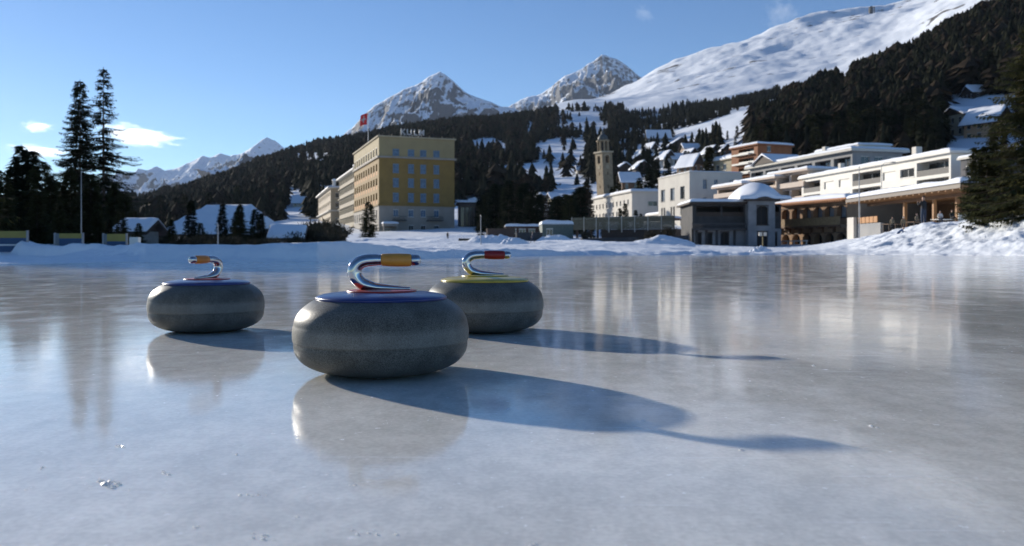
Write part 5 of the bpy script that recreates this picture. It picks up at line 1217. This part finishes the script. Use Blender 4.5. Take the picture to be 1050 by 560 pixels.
# the trees that show largest stand on their own, with trunk and crown
def big_first(arr, n, lim=(0, 1060)):
    m = (arr[:,4] > lim[0]) & (arr[:,4] < lim[1]); sc = np.where(m, arr[:,3]/arr[:,1], 0); o = np.argsort(-sc); return arr[o[:n]], arr[o[n:]]
bigR, right = big_first(right, 110)
bigM, mid_ = big_first(mid_, 14)
bigL, left = big_first(left, 14)
for arr, lb, g in ((bigR, 'dark conifer at the lower edge of the steep right-hand wood', 'conifers of the right-hand wood'), (bigM, 'conifer in the belt of wood above the village', 'conifers above the village'), (bigL, 'conifer on the wooded slope behind the hotel', 'conifers behind the hotel')):
    for p in arr:
        ms = LAR if rs.rand() < .12 else MID
        tree(lb, 0, 0, ms[rs.randint(len(ms))], p[3]/10, rs.uniform(0,6), g, loc=Vector((p[0], p[1], p[2])))
left_l = left[rs.rand(len(left)) < .25]; 
sel = rs.rand(len(left)) < .22
forest('conifer_forest', 'dense dark conifer wood covering the long hill behind the hotel', left[~sel], far_m, LO)
forest('larch_forest', 'brown leafless larches scattered through the hill wood', left[sel], M('distant_larch', (.048,.036,.024), (.024,.018,.013), scale=.25, rough=.9, spec=.03), RN)
forest('conifer_forest', 'belt of dark conifers between the village and the white ski slope', mid_, far_m, HI)
selr = rs.rand(len(right)) < .16
forest('conifer_forest', 'steep dark wood on the right hillside', right[~selr], far_m, HI)
forest('larch_forest', 'brown larches scattered in the steep right-hand wood', right[selr], MATS['distant_larch'], RN)

# conifers added unseen beyond the left of the frame to shade the left bank
rs = np.random.RandomState(21)
for k in range(15):
    t_ = 29+k*1.05+rs.uniform(-.6,.6); s_ = 4.6+(k*2.37)%5.6; h = .296*(t_-rs.uniform(7,11))
    x, y = -.742*t_+.67*s_, 1.3+.67*t_+.742*s_
    if x/y > -.70: continue
    tree('unseen conifer added outside the left edge to shade the left bank', 0, 0, FULL[rs.randint(4)], h/10, rs.uniform(0,6), 'added shade conifers outside the left edge', loc=Vector((x, y, gz(CX+x*F/y, y)-.2)))
# ------------------------------------------------------------------ boards, poles
ys = M('board_yellow', (.34,.27,.06), (.27,.21,.05), scale=2, rough=.6); bl = M('board_blue', (.035,.08,.17), (.025,.06,.13), scale=1.5, rough=.6)
dk_ = M('board_dark', (.03,.03,.04), rough=.7)
def board(label, px0, px1, d, ytop, ymid, ybot, pale=0, box=0):
    b = thing('advertising_board', label, 'board', (X((px0+px1)/2,d), d, Z(ybot,d)), R(2), 'blue and yellow boards on the left bank'); w = (px1-px0)*d/F/2; z = lambda p: Z(p,d)-Z(ybot,d)
    MB().box(-w+(w*.3*pale), w, -.03, .03, z(ymid), z(ytop)).build('yellow_band', ys, b)
    MB().box(-w+(w*.3*pale), w, -.03, .03, 0, z(ymid)-.002).build('blue_panel', bl, b)
    if pale: MB().box(-w, -w+w*.3-.003, -.03, .03, 0, z(ytop)).build('grey_panel', M('board_grey', (.16,.18,.19), rough=.6), b)
    for x in (-w-.02, w+.02): MB().box(x-.018, x+.018, -.035, .035, -.5, z(ytop)+.02).build('post', steel, b)
    return b, w, z
b, w, z = board('wide blue board with yellow top band cut by the left picture edge', -14, 27, 22.2, 237, 244, 250.5)
MB().box(-w, w*.55, -.035, .02, z(258.5), z(252)).build('lower_panel', bl, b); MB().box(w*.58, w*.78, -.035, .02, z(259), z(251)).build('dark_end', dk_, b); MB().box(-w, w, -.038, .0, z(251.8), z(250.8)).build('white_rail', blind_m, b)
board('middle blue and yellow board on two posts in the snow, beside the thin pole', 57.5, 84, 22.0, 239.5, 244.5, 252.5, 1)
b, w, z = board('blue and yellow board with a white box at its right end', 107, 129, 22.4, 240, 247.5, 258, 1)
bx = thing('white_box', 'small white box on a post at the right end of the third board', 'box', (X(138.5,21.9), 21.9, Z(259,21.9)), 0); MB().box(-.12,.12,-.08,.08,.10,.42).build('casing', blind_m, bx); MB().box(-.02,.02,-.02,.02,-.4,.098).build('post', steel, bx)
def pole(label, px, d, ytop, r=.05, arm=None, name='pole', yb=256):
    p = thing(name, label, 'pole', (X(px,d), d, Z(yb,d)), 0); H_ = Z(ytop,d)-Z(yb,d)
    MB().tube([(0,0,-1),(0,0,H_*.5),(0,0,H_)], [r,r*.85,r*.6], 8).build('shaft', steel, p)
    if arm: MB().tube([(0,0,H_),(arm*.3,0,H_+.35),(arm,0,H_+.4)], [r*.5,r*.45,r*.4], 6).build('arm', steel, p); MB().box(arm-.1,arm+.4,-.1,.1,H_+.36,H_+.46).build('lamp_head', steel, p)
    else: MB().lathe([(r*.7,H_),(r*1.1,H_+.04),(r*.4,H_+.1)], 8).build('cap', steel, p)
pole('thin tall pole standing behind the middle board in front of the tall spruce', 83.3, 30, 178, .022)
pole('slim pole with flat top in front of the long chalet', 223.5, 32, 232, .035)
pole('tall thin white pole in front of the arcade building', 881, 62, 172, .05, yb=250)
pole('bent street lamp in front of the long white apartment block', 904, 92, 170, .06, arm=1.2, name='street_lamp', yb=215)
pole('short post between the snow heaps right of the hotel', 493, 60, 222, .04)

# low walls, parked car and snow heaps in front of the hotel and village
def low_wall(label, p0, p1, d0, d1, yb0, yb1, h, m):
    a = Vector((X(p0,d0), d0, Z(yb0,d0))); b = Vector((X(p1,d1), d1, Z(yb1,d1))); dv = b-a; L = math.hypot(dv.x, dv.y)
    o = MB(); o.add([(0,0,-.9),(L,0,dv.z-.9),(L,0,dv.z+h),(0,0,h),(0,.35,-.9),(L,.35,dv.z-.9),(L,.35,dv.z+h),(0,.35,h)], [(0,1,2,3),(5,4,7,6),(3,2,6,7),(0,3,7,4),(1,5,6,2)])
    t = o.build('low_wall', m); t.location = a; t.rotation_euler = (0,0,math.atan2(dv.y,dv.x)); tag(t, label, 'wall')
low_wall('low dark garden wall at the foot of the snow right of the hotel', 470, 492, 88, 86, 249.5, 250, .55, dark_stone)
low_wall('low brown wall among the snow heaps left of the skater', 500, 528, 90, 92, 242.5, 242, .9, M('brown_stone', (.09,.06,.045), rough=.9))
low_wall('long low dark hedge wall in front of the terrace fence', 597, 655, 92, 96, 248, 246.5, .4, dark_stone)
low_wall('low dark wall below the white cube building', 668, 706, 95, 97, 247.5, 246, .55, dark_stone)
low_wall('low wall behind the snow at the foot of the kiosk', 530, 556, 100, 102, 245, 245, .8, dark_stone)
hrs = np.random.RandomState(4)
def heap(label, px, d, wpx, htop, ybase, seed):
    w = wpx*d/F; zb = Z(ybase,d); hh = Z(htop,d)-zb; n = 44; u = np.linspace(-1,1,n); U, Vv = np.meshgrid(u,u)
    r2 = np.clip(1-(U**2+Vv**2), 0, 1); x = U*w/2; y = Vv*w*.35
    z = hh*r2**.75*(1+.35*fbm(U*2+seed, Vv*2, seed, 4))+.12*fbm(U*7, Vv*7, seed+2, 3)*np.minimum(r2*4,1)-.35*(r2 <= 0)-.15
    V = np.stack([x, y, z], -1).reshape(-1,3); idx = np.arange(n*n).reshape(n,n); Q = np.stack([idx[:-1,:-1], idx[:-1,1:], idx[1:,1:], idx[1:,:-1]], -1).reshape(-1,4)
    o = link('snow_heap', npmesh('snow_heap', V, Q, snow)); o.location = (X(px,d), d, zb); tag(o, label, 'snow heap', 'ploughed snow heaps')
heap('long snow heap in front of the yellow hotel', 412, 95, 100, 243.5, 250, 1)
heap('snow heap at the left foot of the hotel conifer', 375, 105, 40, 244.5, 250, 2)
heap('rounded snow mound directly right of the hotel', 505, 84, 60, 239.5, 249, 3)
heap('pointed snow heap left of the walking person', 528, 76, 34, 243, 250.5, 4)
heap('snow heap left of the green shed, behind the walking person', 568, 100, 40, 240, 247.5, 5)
heap('bright snow heap below the white cube building', 680, 92, 66, 241.5, 249, 6)
heap('snow heap touching the left corner of the pavilion', 700, 84, 34, 249, 254, 7)
heap('small rounded snow heap in front of the pavilion lamp post', 780, 56, 26, 251.5, 258, 8)
heap('low wide snow heap behind the second person', 610, 82, 90, 247.5, 252, 9)
heap('low snow ridge along the foot of the arcade', 845, 62, 60, 252.5, 258, 10)

# ------------------------------------------------------------------ people
def person(label, loc, rz, pose, jacket, trousers, s=1.0, hat=None, cat='person'):
    t = thing('person', label, cat, loc, rz, scale=s)
    J = {'pelvis':(0,0,.95),'waist':(0,0,1.10),'chest':(0,0,1.33),'neck':(0,0,1.48),'chin':(0,-.02,1.56),'head':(0,-.01,1.66),'crown':(0,0,1.74)}
    for sd, n in ((-1,'l'),(1,'r')):
        J['sh'+n] = (sd*.17,0,1.40); J['el'+n] = (sd*.24,.02,1.13); J['wr'+n] = (sd*.24,-.10,.90); J['ha'+n] = (sd*.23,-.14,.82)
        J['hip'+n] = (sd*.09,0,.90); J['kn'+n] = (sd*.11,-.02,.50); J['an'+n] = (sd*.12,0,.10); J['to'+n] = (sd*.14,-.17,.035)
    if pose == 'walk':
        J['knl'] = (-.10,-.16,.52); J['anl'] = (-.10,-.26,.11); J['tol'] = (-.10,-.42,.06); J['knr'] = (.10,.06,.49); J['anr'] = (.10,.27,.14); J['tor'] = (.10,.16,.03)
        J['ell'] = (-.25,.14,1.14); J['wrl'] = (-.24,.16,.92); J['hal'] = (-.23,.14,.84); J['elr'] = (.25,-.08,1.15); J['wrr'] = (.22,-.24,1.0); J['har'] = (.2,-.31,.96)
    if pose == 'photo':
        for sd, n in ((-1,'l'),(1,'r')): J['el'+n] = (sd*.24,-.16,1.22); J['wr'+n] = (sd*.12,-.32,1.40); J['ha'+n] = (sd*.06,-.36,1.47)
    if pose == 'sit':
        for k in list(J):
            if k[:2] not in ('kn','an','to'): v = J[k]; J[k] = (v[0], v[1], v[2]-.45)
        for sd, n in ((-1,'l'),(1,'r')): J['kn'+n] = (sd*.12,-.42,.50); J['an'+n] = (sd*.12,-.45,.10); J['to'+n] = (sd*.13,-.6,.04); J['wr'+n] = (sd*.16,-.28,.62); J['ha'+n] = (sd*.1,-.36,.62)
    if pose == 'crouch':
        J.update({'pelvis':(0,.25,.42),'waist':(0,.18,.58),'chest':(0,-.02,.76),'neck':(0,-.14,.86),'chin':(0,-.21,.90),'head':(0,-.24,.98),'crown':(0,-.24,1.06)})
        for sd, n in ((-1,'l'),(1,'r')):
            J['sh'+n] = (sd*.17,-.07,.80); J['el'+n] = (sd*.24,-.25,.60); J['wr'+n] = (sd*.2,-.42,.46); J['ha'+n] = (sd*.18,-.48,.40)
            J['hip'+n] = (sd*.1,.22,.40); J['kn'+n] = (sd*.17,-.16,.48); J['an'+n] = (sd*.14,.05,.10); J['to'+n] = (sd*.16,-.12,.035)
    E = [('pelvis','waist'),('waist','chest'),('chest','neck'),('neck','chin'),('chin','head'),('head','crown')]
    for n in 'lr': E += [('chest','sh'+n),('sh'+n,'el'+n),('el'+n,'wr'+n),('wr'+n,'ha'+n),('pelvis','hip'+n),('hip'+n,'kn'+n),('kn'+n,'an'+n),('an'+n,'to'+n)]
    rad = {'pelvis':(.16,.12),'waist':(.15,.115),'chest':(.17,.12),'neck':(.055,.055),'chin':(.07,.08),'head':(.085,.10),'crown':(.06,.07),'sh':(.075,.075),'el':(.055,.055),'wr':(.042,.042),'ha':(.04,.03),'hip':(.105,.105),'kn':(.075,.075),'an':(.052,.052),'to':(.045,.035)}
    ks = list(J); me = bpy.data.meshes.new('body'); me.from_pydata([J[k] for k in ks], [(ks.index(a), ks.index(b)) for a, b in E], [])
    o = bpy.data.objects.new('tmp_body', me); col.objects.link(o)
    sk = o.modifiers.new('skin', 'SKIN'); me.skin_vertices or None
    if not me.skin_vertices:
        bm = bmesh.new(); bm.from_mesh(me); bm.verts.layers.skin.verify(); bm.to_mesh(me); bm.free()
    for i, k in enumerate(ks):
        me.skin_vertices[0].data[i].radius = rad.get(k, rad.get(k[:-1])); me.skin_vertices[0].data[i].use_root = (k == 'pelvis')
    ss = o.modifiers.new('sub', 'SUBSURF'); ss.levels = 1; ss.render_levels = 1
    dg = bpy.context.evaluated_depsgraph_get(); m2 = bpy.data.meshes.new_from_object(o.evaluated_get(dg)); bpy.data.objects.remove(o)
    m2.materials.clear(); sk_m = M('skin', (.45,.27,.19), rough=.6)
    for mm in (jacket, trousers, sk_m, MATS.get('boot') or M('boot', (.02,.018,.016), rough=.6)): m2.materials.append(mm)
    hz_, nk = Vector(J['head']), Vector(J['neck'])
    segs = [(Vector(J[a]), Vector(J[b]), a, b) for a, b in E]
    def near(c):
        best = None
        for a, b, ka, kb in segs:
            ab = b-a; tt = max(0, min(1, (c-a).dot(ab)/ab.length_squared)); dd = (a+ab*tt-c).length
            if best is None or dd < best[0]: best = (dd, kb, tt)
        return best
    for p in m2.polygons:
        _, kb, tt = near(p.center); k2 = kb[:2]
        p.material_index = 2 if (kb in ('chin','head','crown') or k2 == 'ha') else 1 if (k2 in ('hi','kn','an')) else 3 if k2 == 'to' else 0
        p.use_smooth = True
    link('body', m2, t)
    h = MB(); hc = Vector(J['crown'])+Vector((0,.012,-.03)); prof = [(.092*math.cos(a_), .092*math.sin(a_)) for a_ in [i*math.pi/16-.25 for i in range(9)]]; prof.append((.004,.093))
    h.lathe(prof, 14, tuple(hc)); h.build('hat' if hat else 'hair', hat or M('brown_hair', (.05,.03,.02), rough=.8), t, True)
    return t
navy = M('navy_cloth', (.02,.03,.06), rough=.8); blk = M('black_cloth', (.012,.012,.014), rough=.8); blu = M('blue_cloth', (.03,.08,.20), rough=.8); tan = M('tan_cloth', (.22,.17,.11), rough=.8); whi = M('white_cloth', (.6,.58,.55), rough=.8); jean = M('dark_jeans', (.03,.045,.08), rough=.85)
def pers(label, px, py_feet, py_head, d, rz, pose, j, tr, hat=None, natural=1.8):
    H_ = (py_feet-py_head)*d/F; zf_ = gz(px, d)-.02 if d > 80 else Z(py_feet,d); return person(label, (X(px,d), d, zf_), R(rz), pose, j, tr, H_/natural, hat)
pers('person in dark clothes standing far off on the snow in front of the yellow hotel', 459, 256, 247.5, 112, 20, 'stand', blk, blk, blk)
pers('person in dark blue clothes walking across the snow far behind the yellow stone', 546, 252, 240, 84, -75, 'walk', navy, jean, navy)
pers('person in black jacket and jeans standing upright under the terrace roof', 947, 231, 200.5, 49, 200, 'photo', blk, jean)
pers('person in blue jacket crouching on the snow bank below the terrace', 923.5, 246, 232, 46, 60, 'crouch', blu, navy, natural=1.1)
pers('person in tan jacket standing left of the terrace, above the crouching one', 926.5, 237.5, 222, 50, 160, 'stand', tan, blk, whi)
pers('seated person in a white jacket in front of the window right of the posts', 964, 229, 216, 55.5, -20, 'sit', whi, navy, natural=1.33)
pers('seated person in brown at the terrace table near the middle post', 940, 231, 218.5, 59, 30, 'sit', tan, blk, natural=1.33)
pers('seated dark-clothed person farthest right on the terrace', 976, 228, 215, 56, 15, 'sit', blk, blk, natural=1.33)
pers('person in brown coat standing at the left end of the terrace behind the snow', 915, 238, 222, 62, 140, 'stand', tan, blk)

# ------------------------------------------------------------------ clouds
def cloud_mat(name, dens):
    m = bpy.data.materials.new(name); m.use_nodes = True; nt = m.node_tree; N = nt.nodes; L = nt.links
    N.remove(N['Principled BSDF']); v = N.new('ShaderNodeVolumePrincipled'); v.inputs['Color'].default_value = (1,1,1,1); v.inputs['Anisotropy'].default_value = .6
    tc = N.new('ShaderNodeTexCoord'); no = N.new('ShaderNodeTexNoise'); no.inputs['Scale'].default_value = 2.6; no.inputs['Detail'].default_value = 8; no.inputs['Roughness'].default_value = .6
    L.new(tc.outputs['Object'], no.inputs['Vector'])
    ln = N.new('ShaderNodeVectorMath'); ln.operation = 'LENGTH'; L.new(tc.outputs['Object'], ln.inputs[0])
    a = N.new('ShaderNodeMath'); a.operation = 'MULTIPLY_ADD'; a.inputs[1].default_value = -.42; L.new(ln.outputs['Value'], a.inputs[0]); L.new(no.outputs['Fac'], a.inputs[2])
    mr = N.new('ShaderNodeMapRange'); mr.inputs['From Min'].default_value = .22; mr.inputs['From Max'].default_value = .34; mr.inputs['To Max'].default_value = dens; L.new(a.outputs[0], mr.inputs['Value'])
    L.new(mr.outputs[0], v.inputs['Density']); L.new(v.outputs[0], N['Material Output'].inputs['Volume']); return m
def cloud(label, px, py, wpx, hpx, dens, rot=0, seed=1):
    d = 12000.0; q = d/F; bm = bmesh.new(); bmesh.ops.create_icosphere(bm, subdivisions=3, radius=1.0)
    me = bpy.data.meshes.new('cloud'); bm.to_mesh(me); bm.free(); me.materials.append(CM[dens])
    o = link('cloud', me); o.location = at(px, py, d); o.scale = (wpx*q/2, wpx*q/3, hpx*q/2); o.rotation_euler = (0, R(rot), 0)
    tag(o, label, 'cloud', 'small clouds'); return o
CM = {'dense': cloud_mat('cloud_vapour', .0020), 'thin': cloud_mat('thin_vapour', .0009)}
cloud('bright white cloud streak right of the tall spruces above the left range', 142, 139, 104, 27, 'dense', 8)
cloud('low white cloud behind the left conifers', 40, 155, 78, 15, 'dense', 4)
cloud('little puffy cloud floating above the left conifers', 38, 130, 40, 15, 'dense', 0)
cloud('faint curled wisp of cloud above the white ridge', 801, 14, 46, 46, 'thin', 20)
cloud('tiny faint wisp of cloud in the middle of the upper sky', 660, 14, 30, 20, 'thin', 35)
# ------------------------------------------------------------------ light, sky, camera
W = bpy.data.worlds.new('World'); S.world = W; W.use_nodes = True
nt = W.node_tree; bg = nt.nodes['Background']
sky = nt.nodes.new('ShaderNodeTexSky'); sky.sky_type = 'NISHITA'; sky.sun_disc = False
SUN_EL = R(15); SUN_AZ = R(44.5)      # towards the left of straight ahead
sky.sun_elevation = SUN_EL; sky.sun_rotation = -SUN_AZ
sky.altitude = 1800; sky.air_density = 1.0; sky.dust_density = .1; sky.ozone_density = 3.0
hs_ = nt.nodes.new('ShaderNodeHueSaturation'); hs_.inputs['Saturation'].default_value = 1.13; hs_.inputs['Hue'].default_value = .505; nt.links.new(sky.outputs[0], hs_.inputs['Color']); nt.links.new(hs_.outputs[0], bg.inputs['Color']); bg.inputs['Strength'].default_value = SKY_S
sl = bpy.data.lights.new('sun', 'SUN'); sl.energy = SUN_S; sl.angle = R(1.0); sl.color = (1, .93, .82)
so = bpy.data.objects.new('sun', sl); col.objects.link(so)
dvec = Vector((math.sin(SUN_AZ)*math.cos(SUN_EL), -math.cos(SUN_AZ)*math.cos(SUN_EL), -math.sin(SUN_EL)))
so.rotation_euler = dvec.to_track_quat('-Z', 'Y').to_euler(); so.location = (-30, 30, 40)
cd = bpy.data.cameras.new('camera'); cam = bpy.data.objects.new('camera', cd); col.objects.link(cam)
cam.location = (0, 0, EYE); cam.rotation_euler = (R(90), 0, 0)
cd.sensor_width = 36; cd.lens = 36*F/1050; cd.shift_y = (HY-280)/1050
cd.clip_start = .02; cd.clip_end = 60000
cd.dof.use_dof = True; cd.dof.focus_distance = 1.45; cd.dof.aperture_fstop = (cd.lens/1000)/.0027
S.camera = cam
S.render.engine = 'CYCLES'; S.cycles.use_denoising = True
try: S.cycles.denoiser = 'OPENIMAGEDENOISE'
except Exception: pass
S.cycles.max_bounces = 6; S.cycles.diffuse_bounces = 3; S.cycles.glossy_bounces = 4; S.cycles.transmission_bounces = 4
S.cycles.volume_bounces = 3; S.cycles.sample_clamp_indirect = 6
S.cycles.caustics_reflective = False; S.cycles.caustics_refractive = False
vs = S.view_settings; vs.view_transform = 'Standard'; vs.look = 'None'; vs.gamma = 1; vs.use_curve_mapping = False; vs.exposure = EXPO

if HAZE:
    m = bpy.data.materials.new('valley_haze'); m.use_nodes = True; nt = m.node_tree; nt.nodes.remove(nt.nodes['Principled BSDF'])
    v = nt.nodes.new('ShaderNodeVolumePrincipled'); v.inputs['Color'].default_value = (.72,.84,1,1); v.inputs['Density'].default_value = HAZE; v.inputs['Anisotropy'].default_value = .2
    nt.links.new(v.outputs[0], nt.nodes['Material Output'].inputs['Volume'])
    tag(MB().box(-9500, 9500, -400, 9200, -3, 1650).build('haze', m), 'thin blue haze in the air of the valley', 'haze', kind='stuff')
